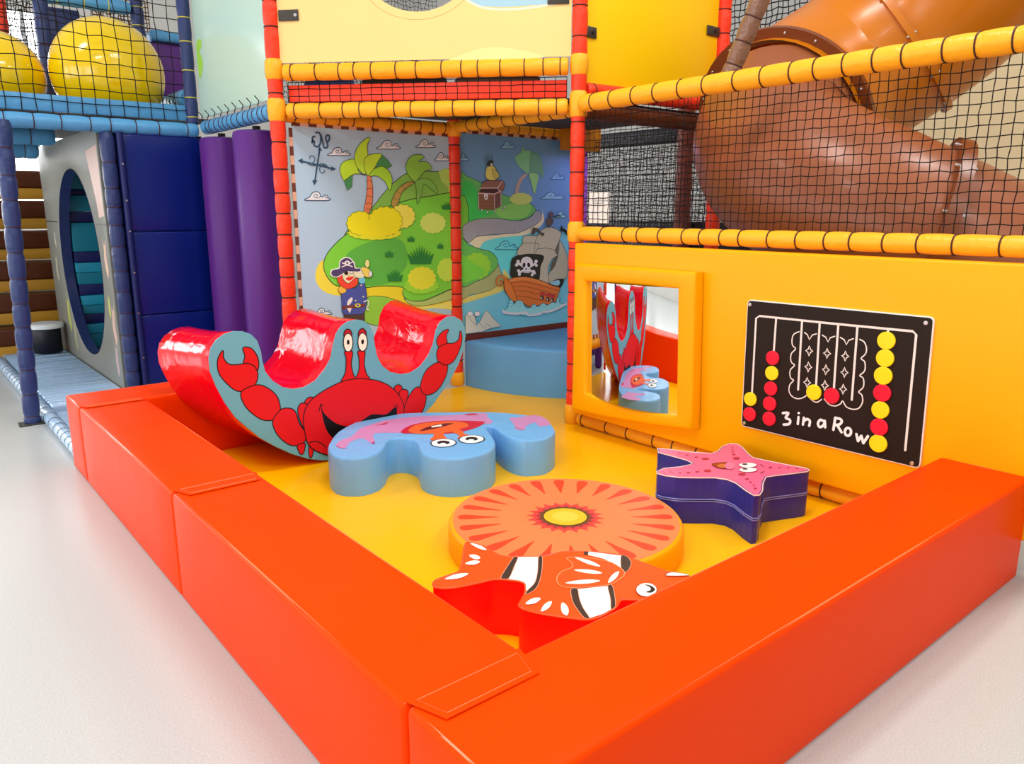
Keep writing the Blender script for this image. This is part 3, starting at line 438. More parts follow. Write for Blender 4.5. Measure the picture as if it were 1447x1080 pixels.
# ------------------------------------------------------------------ materials
def lin(c):
    if isinstance(c, str): c = tuple(int(c[i:i+2], 16) for i in (0, 2, 4))
    return tuple((v/255/12.92 if v/255 <= .04045 else ((v/255+.055)/1.055)**2.4) for v in c)
MATS = {}
def mat(name, c, rough=.4, spec=.5, metal=0., grain=0., crease=0., scale=6., alpha=1., coat=0., emit=0., trans=0., fold=0.):
    if name in MATS: return MATS[name]
    m = bpy.data.materials.new(name); m.use_nodes = True
    nt = m.node_tree; b = nt.nodes['Principled BSDF']
    b.inputs['Base Color'].default_value = lin(c)+(1,)
    b.inputs['Roughness'].default_value = rough
    b.inputs['Specular IOR Level'].default_value = spec
    b.inputs['Metallic'].default_value = metal
    b.inputs['Coat Weight'].default_value = coat
    b.inputs['Coat Roughness'].default_value = .12
    b.inputs['Alpha'].default_value = alpha
    b.inputs['Transmission Weight'].default_value = trans
    if emit:
        b.inputs['Emission Color'].default_value = lin(c)+(1,); b.inputs['Emission Strength'].default_value = emit
    if grain or crease or fold:
        tc = nt.nodes.new('ShaderNodeTexCoord'); last = None
        for sc, st, det in ((420., grain, 2), (scale, crease, 3), (13., fold, 2)):
            if not st: continue
            n = nt.nodes.new('ShaderNodeTexNoise'); n.inputs['Scale'].default_value = sc; n.inputs['Detail'].default_value = det
            n.inputs['Distortion'].default_value = .8 if sc < 100 else 0
            bp = nt.nodes.new('ShaderNodeBump'); bp.inputs['Strength'].default_value = st
            bp.inputs['Distance'].default_value = .0006 if sc > 100 else .02
            if sc == 13.:                                  # upright folds where the cover is pulled round corners
                mp_ = nt.nodes.new('ShaderNodeMapping'); mp_.inputs['Scale'].default_value = (1, 1, .16)
                nt.links.new(tc.outputs['Object'], mp_.inputs['Vector']); nt.links.new(mp_.outputs['Vector'], n.inputs['Vector'])
            else: nt.links.new(tc.outputs['Object'], n.inputs['Vector'])
            nt.links.new(n.outputs['Fac'], bp.inputs['Height'])
            if last: nt.links.new(last.outputs['Normal'], bp.inputs['Normal'])
            last = bp
        nt.links.new(last.outputs['Normal'], b.inputs['Normal'])
    MATS[name] = m
    return m
def vinyl(name, c, rough=.36, crease=.12, scale=5., spec=.36, **k): return mat('vinyl '+name, c, rough, spec, grain=.12, crease=crease, scale=scale, **k)
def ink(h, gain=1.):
    if gain != 1.: h = [min(255, round(v*gain)) for v in h]  # gain brightens the inks to stand in for light missing on the murals
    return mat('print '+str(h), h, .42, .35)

V = dict(
 star_cord=vinyl('lavender piping', (128, 128, 196), .3, .0), orange_cord=vinyl('orange piping', (255, 112, 60), .3, .0, spec=.5), cyan=vinyl('pale cyan', (108, 178, 196), .36, .2, 5.), pile_blue=vinyl('pile blue', (60, 96, 176), .6, .4, 9.), pile_grey=vinyl('pile grey', (66, 62, 62), .7, .4, 9.), pile_taupe=vinyl('pile taupe', (112, 100, 90), .7, .4, 9.), netbrown=mat('golden net twine', (120, 84, 40), .8, .2), wall_grey=mat('grey wall', (206, 204, 200), .8, .1),
 orange=vinyl('orange', (247, 66, 0), .38, .1, 4., spec=.05), yellow=vinyl('yellow', (254, 172, 0), .4, .12, 5., spec=.2),
 mat_yellow=vinyl('mat yellow', (255, 190, 0), .34, .25, 3., spec=.25), sun=vinyl('bright yellow', (255, 210, 0), .4, .05),
 rail=vinyl('amber', (252, 178, 36), .36, .35, 14., spec=.28), red=vinyl('post red', (244, 62, 30), .36, .4, 16., spec=.3),
 gloss_red=vinyl('gloss red', (236, 0, 30), .09, .6, 4.2, spec=.5), sky=vinyl('sky blue', (118, 182, 234), .34, .3, 5., fold=.3),
 drum=vinyl('pool blue', (96, 162, 214), .36, .15, 4.), navy=vinyl('navy', (44, 57, 106), .34, .4, 10.),
 royal=vinyl('royal blue', (6, 28, 112), .26, .2, 3., spec=.3), purple=vinyl('purple', (92, 38, 128), .36, .12, 3., spec=.25),
 blue_rail=vinyl('rail blue', (88, 160, 210), .35, .35, 12.), star_blue=vinyl('violet blue', (46, 46, 132), .28, .35, 6., fold=.35),
 star_pink=vinyl('pink', (244, 106, 146), .4, .1), peach=vinyl('peach', (255, 132, 76), .42, .08), fish_orange=vinyl('fish orange', (242, 84, 22), .34, .15),
 fish_red=vinyl('fish red', (250, 8, 6), .4, .12), pad_silver=vinyl('silver blue', (170, 198, 226), .22, .5, 7.), grey=vinyl('tunnel grey', (130, 130, 122), .4, .35, 4.),
 brown=vinyl('dark brown', (92, 44, 18), .3, .3, 7.), tan=vinyl('tan', (214, 156, 50), .36, .15), teal=vinyl('teal', (16, 120, 142), .36, .1),
 teal_light=vinyl('light teal', (30, 146, 176), .36, .1), deep=vinyl('deep navy', (20, 28, 90), .36, .1), black=vinyl('black', (20, 20, 34), .35, .2),
 cream=vinyl('cream', (246, 212, 138), .45, .05, spec=.2), amber=vinyl('orange pad', (206, 128, 12), .4, .1), lilac=vinyl('lilac', (196, 110, 236), .4, .2, 10.),
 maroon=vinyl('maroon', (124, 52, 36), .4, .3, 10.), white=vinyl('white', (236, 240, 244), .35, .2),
 cord=mat('black cord', (28, 20, 18), .7), tie=mat('brown cord', (70, 26, 14), .6), netmat=mat('net twine', (30, 22, 20), .8, .2), netdark=mat('dark net twine', (46, 38, 36), .8, .2),
 mirror=mat('mirror', (240, 242, 242), .015, metal=1.), steel=mat('steel', (205, 205, 205), .3, metal=1.), bracket=mat('bracket', (52, 48, 38), .5),
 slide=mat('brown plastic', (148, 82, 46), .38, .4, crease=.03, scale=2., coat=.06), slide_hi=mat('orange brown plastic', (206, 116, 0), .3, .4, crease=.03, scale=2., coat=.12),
 flange=mat('flange plastic', (122, 60, 20), .35), wrap=mat('brown wrap', (126, 88, 66), .22, .6, crease=.6, scale=22.),
 dome=mat('dome plastic', (255, 214, 0), .16, .5, crease=.04, scale=3., coat=.4), mint=mat('mint panel', (190, 218, 204), .14, .3),
 board=mat('black board', (32, 22, 14), .45, .2), board_edge=mat('white board core', (238, 234, 222), .5), token_red=mat('red token', (232, 14, 50), .3), token_yellow=mat('yellow token', (255, 222, 14), .3),
 paper=mat('paper', (248, 246, 236), .7), grey_ink=mat('grey ink', (150, 150, 150), .7), pipe_white=mat('pale piping', (240, 214, 206), .4), webbing=mat('brown webbing', (116, 60, 44), .7), webbing_pale=mat('pale webbing', (236, 190, 160), .7),
 deck=mat('deck board', (70, 66, 62), .7), yellow_tie=mat('yellow tie', (220, 210, 70), .6))

# ------------------------------------------------------------------ mesh builder
def cr(p, closed=True, n=5):
    o = []; N = len(p)
    for i in (range(N) if closed else range(N-1)):
        g = (lambda k: p[k % N]) if closed else (lambda k: p[max(0, min(N-1, k))])
        a, b, c, d = g(i-1), g(i), g(i+1), g(i+2)
        for j in range(n):
            t = j/n
            o.append(tuple(.5*(2*b[q]+(c[q]-a[q])*t+(2*a[q]-5*b[q]+4*c[q]-d[q])*t*t+(3*b[q]-a[q]-3*c[q]+d[q])*t**3) for q in range(len(b))))
    if not closed: o.append(tuple(p[-1]))
    return o
def pairs(f): return [(f[i]/1000, f[i+1]/1000) for i in range(0, len(f), 2)]
def area(p): return .5*sum(p[i][0]*p[(i+1) % len(p)][1]-p[(i+1) % len(p)][0]*p[i][1] for i in range(len(p)))
def inset(p, d):
    s = 1 if area(p) > 0 else -1; o = []; N = len(p)
    for i in range(N):
        a, b, c = Vector(p[i-1]), Vector(p[i]), Vector(p[(i+1) % N])
        e, f = (b-a), (c-b)
        if e.length < 1e-9 or f.length < 1e-9: o.append(tuple(b)); continue
        e.normalize(); f.normalize()
        n1, n2 = Vector((-e.y, e.x))*s, Vector((-f.y, f.x))*s
        m = n1+n2
        if m.length < 1e-6: m = n1
        m.normalize(); k = max(.5, m.dot(n1))
        o.append(tuple(b+m*d/k))
    return o
class MB:
    def __init__(s): s.v = []; s.f = []; s.k = []; s.ms = []
    def mi(s, m):
        if m not in s.ms: s.ms.append(m)
        return s.ms.index(m)
    def add(s, vs, fs, m):
        o = len(s.v); s.v += [tuple(v) for v in vs]; s.f += [tuple(i+o for i in f) for f in fs]; s.k += [s.mi(m)]*len(fs)
        return s
    def box(s, x0, x1, y0, y1, z0, z1, m, bev=.012, seg=3, rot=0., puff=0.):
        bm = bmesh.new(); bmesh.ops.create_cube(bm, size=1)
        bmesh.ops.scale(bm, vec=(x1-x0, y1-y0, z1-z0), verts=bm.verts)
        if puff:
            bmesh.ops.subdivide_edges(bm, edges=bm.edges, cuts=5, use_grid_fill=True)
            for v in bm.verts:
                a = [abs(v.co[i])/((x1-x0, y1-y0, z1-z0)[i]/2) for i in range(3)]
                for i in range(3):
                    if a[i] > .999:
                        j, k = [q for q in range(3) if q != i]
                        v.co[i] += math.copysign(puff*(1-a[j]**4)*(1-a[k]**4), v.co[i])
        if bev:
            ed = [e for e in bm.edges if len(e.link_faces) == 2 and e.calc_face_angle(0) > .8]
            bmesh.ops.bevel(bm, geom=ed, offset=bev, segments=seg, profile=.5, affect='EDGES', clamp_overlap=True)
        c, q = math.cos(rot), math.sin(rot); cx, cy, cz = (x0+x1)/2, (y0+y1)/2, (z0+z1)/2
        bm.verts.index_update()
        vs = [(cx+v.co.x*c-v.co.y*q, cy+v.co.x*q+v.co.y*c, cz+v.co.z) for v in bm.verts]
        fs = [[v.index for v in f.verts] for f in bm.faces]; bm.free()
        return s.add(vs, fs, m)
    def cap(s, poly, to3, h, m):
        vs = [to3(a, b, h) for a, b in poly]
        t = geometry.tessellate_polygon([[Vector((a, b, 0)) for a, b in poly]])
        return s.add(vs, t, m)
    def prism(s, poly, to3, h0, h1, m, top=None, r=.012, bottom=True):
        if area(poly) < 0: poly = poly[::-1]
        rings = [(0, h0), (0, h1-r)]+[(r*(1-math.cos(t)), h1-r+r*math.sin(t)) for t in (.52, 1.05, 1.5708)] if r else [(0, h0), (0, h1)]
        N = len(poly); vs = []; fs = []
        last = poly
        for k, (d, h) in enumerate(rings):
            last = inset(poly, d) if d else poly
            vs += [to3(a, b, h) for a, b in last]
            if k:
                for i in range(N): fs.append(((k-1)*N+i, (k-1)*N+(i+1) % N, k*N+(i+1) % N, k*N+i))
        s.add(vs, fs, m)
        s.cap(last, to3, rings[-1][1], top or m)
        if bottom: s.cap(poly[::-1], to3, h0, m)
        return s
    def tube(s, pts, r, m, seg=10, closed=False, caps=True, flat=None):
        P = [Vector(p) for p in pts]; N = len(P); R = r if isinstance(r, (list, tuple)) else [r]*N
        up = None; vs = []; fs = []
        for i in range(N):
            a, b = (P[i-1], P[(i+1) % N]) if closed else (P[max(0, i-1)], P[min(N-1, i+1)])
            t = (b-a).normalized()
            if up is None:
                up = Vector((0, 0, 1)) if abs(t.z) < .9 else Vector((1, 0, 0))
            up = (up-t*up.dot(t)).normalized(); sd = t.cross(up)
            for j in range(seg):
                w = 2*math.pi*j/seg
                vs.append(P[i]+(up*math.cos(w)*(flat or 1)+sd*math.sin(w))*R[i])
        for i in range(N if closed else N-1):
            for j in range(seg):
                k = (i+1) % N
                fs.append((i*seg+j, k*seg+j, k*seg+(j+1) % seg, i*seg+(j+1) % seg)[::-1])
        if caps and not closed: fs += [tuple(range(seg)), tuple(range((N-1)*seg, N*seg))[::-1]]
        return s.add(vs, fs, m)
    def lathe(s, prof, c, m, seg=32):
        vs = []; fs = []
        for r, z in prof:
            for j in range(seg): vs.append((c[0]+r*math.cos(6.28319*j/seg), c[1]+r*math.sin(6.28319*j/seg), c[2]+z))
        for i in range(len(prof)-1):
            for j in range(seg): fs.append((i*seg+j, i*seg+(j+1) % seg, (i+1)*seg+(j+1) % seg, (i+1)*seg+j))
        fs += [tuple(range(seg))[::-1], tuple(range((len(prof)-1)*seg, len(prof)*seg))]
        return s.add(vs, fs, m)
    def ribbon(s, pts, w, to3, h, m, closed=False):
        N = len(pts); vs = []; fs = []
        for i in range(N):
            a, b = (pts[i-1], pts[(i+1) % N]) if closed else (pts[max(0, i-1)], pts[min(N-1, i+1)])
            d = Vector((b[0]-a[0], b[1]-a[1]))
            d = d.normalized() if d.length > 1e-9 else Vector((1, 0))
            n = Vector((-d.y, d.x))*w/2
            vs += [to3(pts[i][0]+n.x, pts[i][1]+n.y, h), to3(pts[i][0]-n.x, pts[i][1]-n.y, h)]
        for i in range(N if closed else N-1):
            k = (i+1) % N; fs.append((2*i, 2*i+1, 2*k+1, 2*k))
        if not closed:                                   # round ends
            for e, o in ((pts[0], 0), (pts[-1], 2*N-2)):
                q = [to3(e[0]+w/2*math.cos(6.283*j/10), e[1]+w/2*math.sin(6.283*j/10), h+.00002) for j in range(10)]
                s.add(q, [tuple(range(10))], m)
        return s.add(vs, fs, m)
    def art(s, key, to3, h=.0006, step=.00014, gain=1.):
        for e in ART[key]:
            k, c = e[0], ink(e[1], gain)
            if k in 'Pp':
                p = pairs(e[2]); p = cr(p, True, 4) if k == 'P' else p
                s.cap(p, to3, h, c)
                if e[3]: s.ribbon(p, e[4], to3, h+step*.5, ink(e[3]), True)
            else:
                p = pairs(e[2]); p = cr(p, e[3], 4) if k == 'L' else p
                s.ribbon(p, e[4], to3, h, c, e[3])
            h += step
        return s
    def build(s, name, parent=None, smooth=40, loc=None):
        root = parent
        while root is not None and root.parent: root = root.parent
        o = Vector(root.location) if root else Vector(loc or (0, 0, 0))
        me = bpy.data.meshes.new(name); me.from_pydata([Vector(v)-o for v in s.v], [], s.f)
        for m in s.ms: me.materials.append(m)
        me.polygons.foreach_set('material_index', s.k); me.update()
        if smooth:
            me.polygons.foreach_set('use_smooth', [True]*len(s.f)); me.set_sharp_from_angle(angle=math.radians(smooth))
        ob = bpy.data.objects.new(name, me); COL.objects.link(ob)
        if parent: ob.parent = parent
        elif loc: ob.location = loc
        return ob
def tag(o, label, cat, group=None, kind=None):
    o['label'] = label; o['category'] = cat
    if group: o['group'] = group
    if kind: o['kind'] = kind
    return o
def thing(name, label, cat, loc, group=None):
    o = bpy.data.objects.new(name, None); o.empty_display_size = .1; COL.objects.link(o); o.location = loc
    return tag(o, label, cat, group)
def struct(name, mb):
    o = mb.build(name); o['kind'] = 'structure'; return o
XY = lambda a, b, h: (a, b, h)
def yplane(y): return lambda a, b, h: (a, y-h, b)
def xplane(x): return lambda a, b, h: (x-h, a, b)

# a foam-padded pole (rail or post): foam pinched in at every cable tie, one tie object per tie
TIES = {}
def padded_pole(name, label, cat, a, b, r, m, gap=.15, tie='tie', group=None, pinch=.07, first=.06, tie_r=.004, sleeves=(), plate=False, jit=.25, part='foam'):
    a, b = Vector(a), Vector(b); d = b-a; Ln = d.length; t = d/Ln
    group = group or {'padded_rail': 'padded rails of the play frame', 'padded_post': 'padded posts of the play frame'}.get(name)
    root = thing(name, label, cat, a, group)
    at = []; x = first
    while x < Ln-.04: at.append(x); x += gap*(1+random.uniform(-jit, jit))
    P = [a]; R = [r*.8]; st = [0.]+at+[Ln]
    for i in range(len(st)-1):
        u, v = st[i], st[i+1]
        for k in range(1, 6):
            q = u+(v-u)*k/6; P.append(a+t*q); R.append(r*(1+.03*math.sin(math.pi*k/6)-pinch*(abs(k-3)/3)**4*.6))
        P.append(a+t*v); R.append(r*(1-pinch) if i < len(st)-2 else r*.8)
    MB().tube(P, R, m, 14).build(part, root, 60)
    key = (tuple(round(x, 2) for x in t), r, tie, tie_r, pinch)
    for x in at:
        if key not in TIES:
            mb = MB(); up = Vector((0, 0, 1)) if abs(t.z) < .9 else Vector((1, 0, 0)); s1 = t.cross(up).normalized(); s2 = t.cross(s1)
            rr = r*(1-pinch)+tie_r*.5
            mb.tube([s1*math.cos(6.28319*j/18)*rr+s2*math.sin(6.28319*j/18)*rr for j in range(18)], tie_r, V[tie], 6, True)
            o = mb.build('cable_tie'); TIES[key] = o.data; o.parent = root
        else:
            o = bpy.data.objects.new('cable_tie', TIES[key]); COL.objects.link(o); o.parent = root
        o.location = t*x
    for (u, v, mm) in sleeves:
        k = [(0, .9), (.12, 1.12), (.5, 1.2), (.88, 1.12), (1, .9)]
        q = MB().tube([a+t*(u+(v-u)*i) for i, _ in k], [r*w*1.03 for _, w in k], mm, 16).build('corner_sleeve', root, 60)
        q['label'] = 'padded sleeve over the joint'
    if plate:
        MB().box(a.x-.09, a.x+.09, a.y-.06, a.y+.06, a.z, a.z+.012, V['bracket'], .003, 1).build('base_plate', root)
    return root

def net(name, label, o, u, v, nu, nv, r, m, wob=.1, group=None, cat='net', knots=True):
    o, u, v = Vector(o), Vector(u), Vector(v); du, dv = u/nu, v/nv; n = u.cross(v).normalized()
    G = [[o+du*i+dv*j+(du*random.uniform(-wob, wob)+dv*random.uniform(-wob, wob) if 0 < i < nu and 0 < j < nv else Vector()) for j in range(nv+1)] for i in range(nu+1)]
    mb = MB()
    for i in range(nu+1): mb.tube(G[i], r, m, 4, caps=False)
    for j in range(nv+1): mb.tube([G[i][j] for i in range(nu+1)], r, m, 4, caps=False)
    if knots:
        for i in range(nu+1):
            for j in range(nv+1):
                c = G[i][j]; q = r*2.1
                mb.add([c+Vector(d)*q for d in ((1,0,0),(-1,0,0),(0,1,0),(0,-1,0),(0,0,1),(0,0,-1))], [(0,2,4),(2,1,4),(1,3,4),(3,0,4),(2,0,5),(1,2,5),(3,1,5),(0,3,5)], m)
    return tag(mb.build(name, None, 0), label, cat, group or 'nets on the play frame')

# ------------------------------------------------------------------ the hall
fl = mat('hall floor', (226, 224, 218), .3, .4)
nt = fl.node_tree; n1 = nt.nodes.new('ShaderNodeTexNoise'); n1.inputs['Scale'].default_value = 160; n1.inputs['Detail'].default_value = 4
rp = nt.nodes.new('ShaderNodeValToRGB'); rp.color_ramp.elements[0].color = lin((184, 186, 182))+(1,); rp.color_ramp.elements[1].color = lin((199, 201, 198))+(1,)
rp.color_ramp.elements[0].position = .35; rp.color_ramp.elements[1].position = .65
tcn = nt.nodes.new('ShaderNodeTexCoord'); nt.links.new(tcn.outputs['Object'], n1.inputs['Vector']); nt.links.new(n1.outputs['Fac'], rp.inputs['Fac']); nt.links.new(rp.outputs['Color'], nt.nodes['Principled BSDF'].inputs['Base Color'])
struct('floor', MB().box(-7, 10, -4, 15, -.1, 0, fl, 0))
wall_m = mat('white wall', (236, 234, 228), .7, .2); warm_lit_m = mat('warm lit wall', (250, 224, 178), .7, .2)  # warm light on the right wall is put into its cream colour
struct('wall_right', MB().box(9.2, 9.3, -4, 4.2, 0, 6, warm_lit_m, 0).box(9.2, 9.3, 4.2, 15, 0, 6, V['wall_grey'], 0))
pane = mat('daylight pane', (246, 250, 255), .3, emit=3.2); pane_bright = mat('bright daylight pane', (248, 251, 255), .3, emit=9.); frame_m = mat('window frame', (220, 222, 224), .5)
wn = 0
def wall(name, holes, u0, u1, z0, z1, ax, c):
    global wn
    mb = MB(); u = u0
    def q(m_, b_, a, b, z, w, d0, d1):
        (b_.box(c+d0, c+d1, a, b, z, w, m_, 0) if ax == 'x' else b_.box(a, b, c+d0, c+d1, z, w, m_, 0))
    for a, b in holes:
        q(wall_m, mb, u, a, 0, 6, 0, .1); q(wall_m, mb, a, b, 0, z0, 0, .1); q(wall_m, mb, a, b, z1, 6, 0, .1); u = b
    q(wall_m, mb, u, u1, 0, 6, 0, .1); struct(name, mb)
    for a, b in holes:
        wn += 1; f = MB()
        for k in range(4): t = a+(b-a)*k/3; q(frame_m, f, t-.03, t+.03, z0, z1, .02, .08)
        for z in (z0, (z0+z1)/2, z1): q(frame_m, f, a, b, z-.03, z+.03, .02, .08)
        o = f.build('window_%d' % wn, None, 0); o['kind'] = 'structure'
        g = MB(); q(pane if ax == 'x' else pane_bright, g, a, b, z0, z1, .045, .055); g.build('pane', o, 0)
wall('wall_back', ((-6.2, -3.2), (-2.4, .6), (1.2, 2.9)), -7, 9.2, 1.4, 4.6, 'y', 14.9)
wall('wall_left', ((-2, 2.2), (3, 7.2), (8, 12.2)), -4, 15, 1.0, 3.6, 'x', -7.1)
# ------------------------------------------------------------------ soft play pit
MATPOLY = [(1.15, 1.34), (3.74, 1.34), (3.74, 3.9), (5.15, 3.9), (5.15, 5.3), (2.38, 5.3), (2.2, 4.8), (1.15, 4.8)]
tag(MB().prism(MATPOLY, XY, .002, .05, V['mat_yellow'], r=.008).build('floor_mat', None, loc=(2.4, 3.2, .002)), 'yellow padded floor mat inside the orange barrier', 'floor mat')

def barrier(label, x0, x1, y0, y1, flap=None, h=.455):
    root = thing('padded_barrier', label, 'barrier block', ((x0+x1)/2, (y0+y1)/2, 0), 'orange barrier blocks around the pit')
    MB().box(x0, x1, y0, y1, .002, h, V['orange'], .016, 4, puff=.004).build('cover', root)
    for (p, q) in (((x0+.012, y0+.01), (x0+.012, y1-.01)), ((x1-.012, y0+.01), (x1-.012, y1-.01)), ((x0+.01, y0+.012), (x1-.01, y0+.012)), ((x0+.01, y1-.012), (x1-.01, y1-.012))):
        MB().tube([(p[0], p[1], h-.006), ((p[0]+q[0])/2, (p[1]+q[1])/2, h-.004), (q[0], q[1], h-.006)], .0045, V['orange_cord'], 6).build('piping', root)  # cord paler than the cover, painting the highlight along the edges
    if flap:
        f = MB().prism(flap, XY, h+.0045, h+.0075, V['orange'], r=.002).build('flap', root)
        f['label'] = 'stitched flap lapped over the next block'
        c = inset(flap, .016); MB().tube([(a, b, h+.0075) for a, b in c], .0016, V['orange_cord'], 4, True).build('stitching', f)  # pale thread colour paints the light line round the flap
    return root
barrier('long orange barrier block along the front, ending at the yellow wall panel', .786, 3.617, .968, 1.332)
barrier('longer orange block of the left side, from the front corner inward', .782, 1.138, 1.336, 3.068, [(.792, 1.345), (1.132, 1.345), (1.10, 1.232), (.83, 1.232)])
barrier('middle orange barrier block beside the white floor, under the rocker end', .782, 1.138, 3.072, 4.806, [(.792, 3.085), (1.132, 3.085), (1.11, 2.985), (.83, 2.985)])
barrier('short orange barrier block closing the pit at the blue platform', .782, 2.12, 4.81, 5.2, [(.792, 4.82), (1.132, 4.82), (1.12, 4.755), (.81, 4.755)])

# rocker with a printed crab
rk = thing('crab_rocker', 'red rocking seesaw with a smiling crab on its blue side', 'rocker', (2.12, 4.48, .05))
po = pairs(ART['rocker_outline'][0][2])
if area(po) < 0: po = po[::-1]
def rback(x, z):
    k = max(0, (z-.05)/.85)
    return (x-.09+.045*min(1, max(0, (x-1.48)/.72)), z+k*(-.042+.1*(x-1.48)/1.43))
YF, YB = 4.15, 4.8
rings = []
for t, d in ((0, .012), (.004, .004), (.012, 0), (.13, 0), (.26, 0), (.39, 0), (.52, 0), (.638, 0), (.65, .012)):
    p = inset(po, d) if d else po; k = t/.65
    sag = .012*math.sin(math.pi*k)
    q = inset(p, sag) if sag > .003 else p
    rings.append([(x*(1-k)+rback(x, z)[0]*k, YF+t, max(z*(1-k)+rback(x, z)[1]*k, .0503)) for x, z in q])
N = len(po); mb = MB(); vs = [v for r in rings for v in r]; fs = []
for k in range(len(rings)-1):
    for i in range(N): fs.append((k*N+i, k*N+(i+1) % N, (k+1)*N+(i+1) % N, (k+1)*N+i))
mb.add(vs, fs, V['gloss_red'])
mb.cap([(v[0], v[2]) for v in rings[-1]], lambda a, b, h: (a, h, b), YB, V['gloss_red'])
mb.build('body', rk, 50)
MB().cap(inset(po, .003), yplane(YF), .001, V['cyan']).art('crab_print', yplane(YF), .0016, .0002).build('side_panel', rk, 0)['label'] = 'pale blue side with printed red crab'
MB().tube([(x, YF+.003, z) for x, z in inset(po, .003)], .003, V['cyan'], 6, True).build('piping', rk)
cb = pairs(ART['crab_block_outline'][0][2])
# blue crab-shaped block
cbk = thing('crab_block', 'light blue crab shaped foam seat with printed eyes', 'foam block', (2.5, 3.7, .05))
MB().prism(cr(cb, True, 2), XY, .0505, .265, V['sky'], r=.012).build('body', cbk, 50)
MB().art('crab_block_print', XY, .2656).build('top_print', cbk, 0)['label'] = 'pink crab print on the top face'
MB().tube([(a, b, .262) for a, b in inset(cr(cb, True, 2), .006)], .003, V['sky'], 5, True).build('piping', cbk)
# starfish block
st = pairs(ART['star_outline'][0][2])
sb = thing('starfish_block', 'pink starfish foam block with deep blue sides by the yellow wall', 'foam block', (3.15, 2.1, .05))
MB().prism(st, XY, .0505, .168, V['star_blue'], r=.008).build('lower_cushion', sb, 50)
MB().prism(st, XY, .172, .288, V['star_blue'], r=.004).build('upper_cushion', sb, 50)
MB().cap(inset(st, .006), XY, .2885, V['star_pink']).art('star_print', XY, .2892).build('top_panel', sb, 0)['label'] = 'pink top with a smiling starfish face'
for z in (.166, .176, .287): MB().tube([(a, b, z) for a, b in inset(st, -.001)], .003, V['pipe_white'] if z > .2 else V['star_cord'], 5, True).build('piping', sb)
# flower disc
fd = thing('flower_disc', 'low round foam disc with an orange flower on top', 'foam block', (2.275, 2.38, .05))
MB().lathe([(.5, .0005), (.528, .004), (.533, .06), (.53, .115), (.522, .126), (.512, .13)], (2.275, 2.38, .05), V['yellow'], 72).build('body', fd, 50)
mb = MB(); FC = (2.275, 2.38); ZT = .1806
circ = lambda r, n=64, w=0, k=0: [(FC[0]+(r+w*abs(math.sin(k*math.pi*i/n)))*math.cos(6.28319*i/n), FC[1]+(r+w*abs(math.sin(k*math.pi*i/n)))*math.sin(6.28319*i/n)) for i in range(n)]
mb.cap(circ(.512), XY, ZT, V['peach'])
for i in range(24):
    a = 6.28319*i/24+.1; c, q = math.cos(a), math.sin(a)
    pt = lambda u, w: (FC[0]+u*c-w*q, FC[1]+u*q+w*c)
    mb.cap(cr([pt(.3, 0), pt(.37, .012), pt(.44, .026), pt(.478, .024), pt(.49, 0), pt(.478, -.024), pt(.44, -.026), pt(.37, -.012)]), XY, ZT+.0005, ink('ee4624'))
    mb.ribbon([pt(.25, 0), pt(.3, .001)], .003, XY, ZT+.0004, ink('f8965c'))
def scallop(r, amp, k): return [(FC[0]+(r+amp*(1-abs(math.cos(k*math.pi*i/(k*8)))**.8))*math.cos(6.28319*i/(k*8)), FC[1]+(r+amp*(1-abs(math.cos(k*math.pi*i/(k*8)))**.8))*math.sin(6.28319*i/(k*8))) for i in range(k*8)]
mb.cap(scallop(.145, .036, 20), XY, ZT+.001, ink('e2443e')); mb.cap(scallop(.122, .018, 20), XY, ZT+.0014, ink('c0303a'))
mb.cap(scallop(.112, .016, 20), XY, ZT+.0018, ink('6e4a28')); mb.cap(circ(.104), XY, ZT+.0022, ink('5a3c1c')); mb.cap(circ(.098), XY, ZT+.0026, ink((246, 192, 40))); mb.cap([(a, b) for a, b in circ(.06)], XY, ZT+.0029, ink((250, 206, 70)))
mb.build('top_panel', fd, 0)['label'] = 'peach flower print with a yellow centre'
# clownfish block
fo = cr(pairs(ART['fish_outline'][0][2]), True, 3)
fb = thing('clownfish_block', 'orange and white striped clownfish foam block by the orange barrier', 'foam block', (1.75, 1.8, .05))
MB().prism(fo, XY, .0505, .268, V['fish_red'], r=.004).build('body', fb, 50)
MB().cap(inset(fo, .004), XY, .2685, V['fish_orange']).art('fish_print', XY, .2692).build('top_panel', fb, 0)['label'] = 'orange top printed with white bands'
MB().tube([(a, b, .2665) for a, b in fo], .004, V['fish_orange'], 5, True).build('piping', fb)

# ------------------------------------------------------------------ yellow wall with mirror and game board
tag(MB().box(3.622, 3.715, .86, 3.745, .165, 1.332, V['yellow'], .014, 3).build('wall_pad', None, loc=(3.67, 2.3, .165)), 'wide yellow padded wall panel carrying the mirror and the game board', 'wall pad')
mp = thing('mirror_panel', 'square mirror in a thick yellow padded frame', 'mirror', (3.6, 3.15, .25))
def quad(pts, n=10, bow=()):
    o = []
    for i in range(4):
        a, b = pts[i], pts[(i+1) % 4]
        for k in range(n):
            t = k/n; p = [a[0]+(b[0]-a[0])*t, a[1]+(b[1]-a[1])*t]
            if i in dict(bow): p[1] -= dict(bow)[i]*math.sin(math.pi*t)
            o.append(tuple(p))
    return o
outer = quad([(3.655, 1.206), (2.688, 1.205), (2.655, .295), (3.665, .215)], 10, ((2, .012),))
inner = quad([(3.552, 1.097), (2.806, 1.107), (2.773, .357), (3.532, .354)], 10, ((2, .02),))
mb = MB(); T = xplane(3.54)
loops = [(outer, -.075), (outer, -.012), (inset(outer, .006), -.004), (inset(outer, .02), 0), (inset(inner, -.02), .0), (inset(inner, -.006), -.004), (inner, -.012), (inner, -.05)]
vs = [T(a, b, h) for p, h in loops for a, b in p]; n = len(outer)
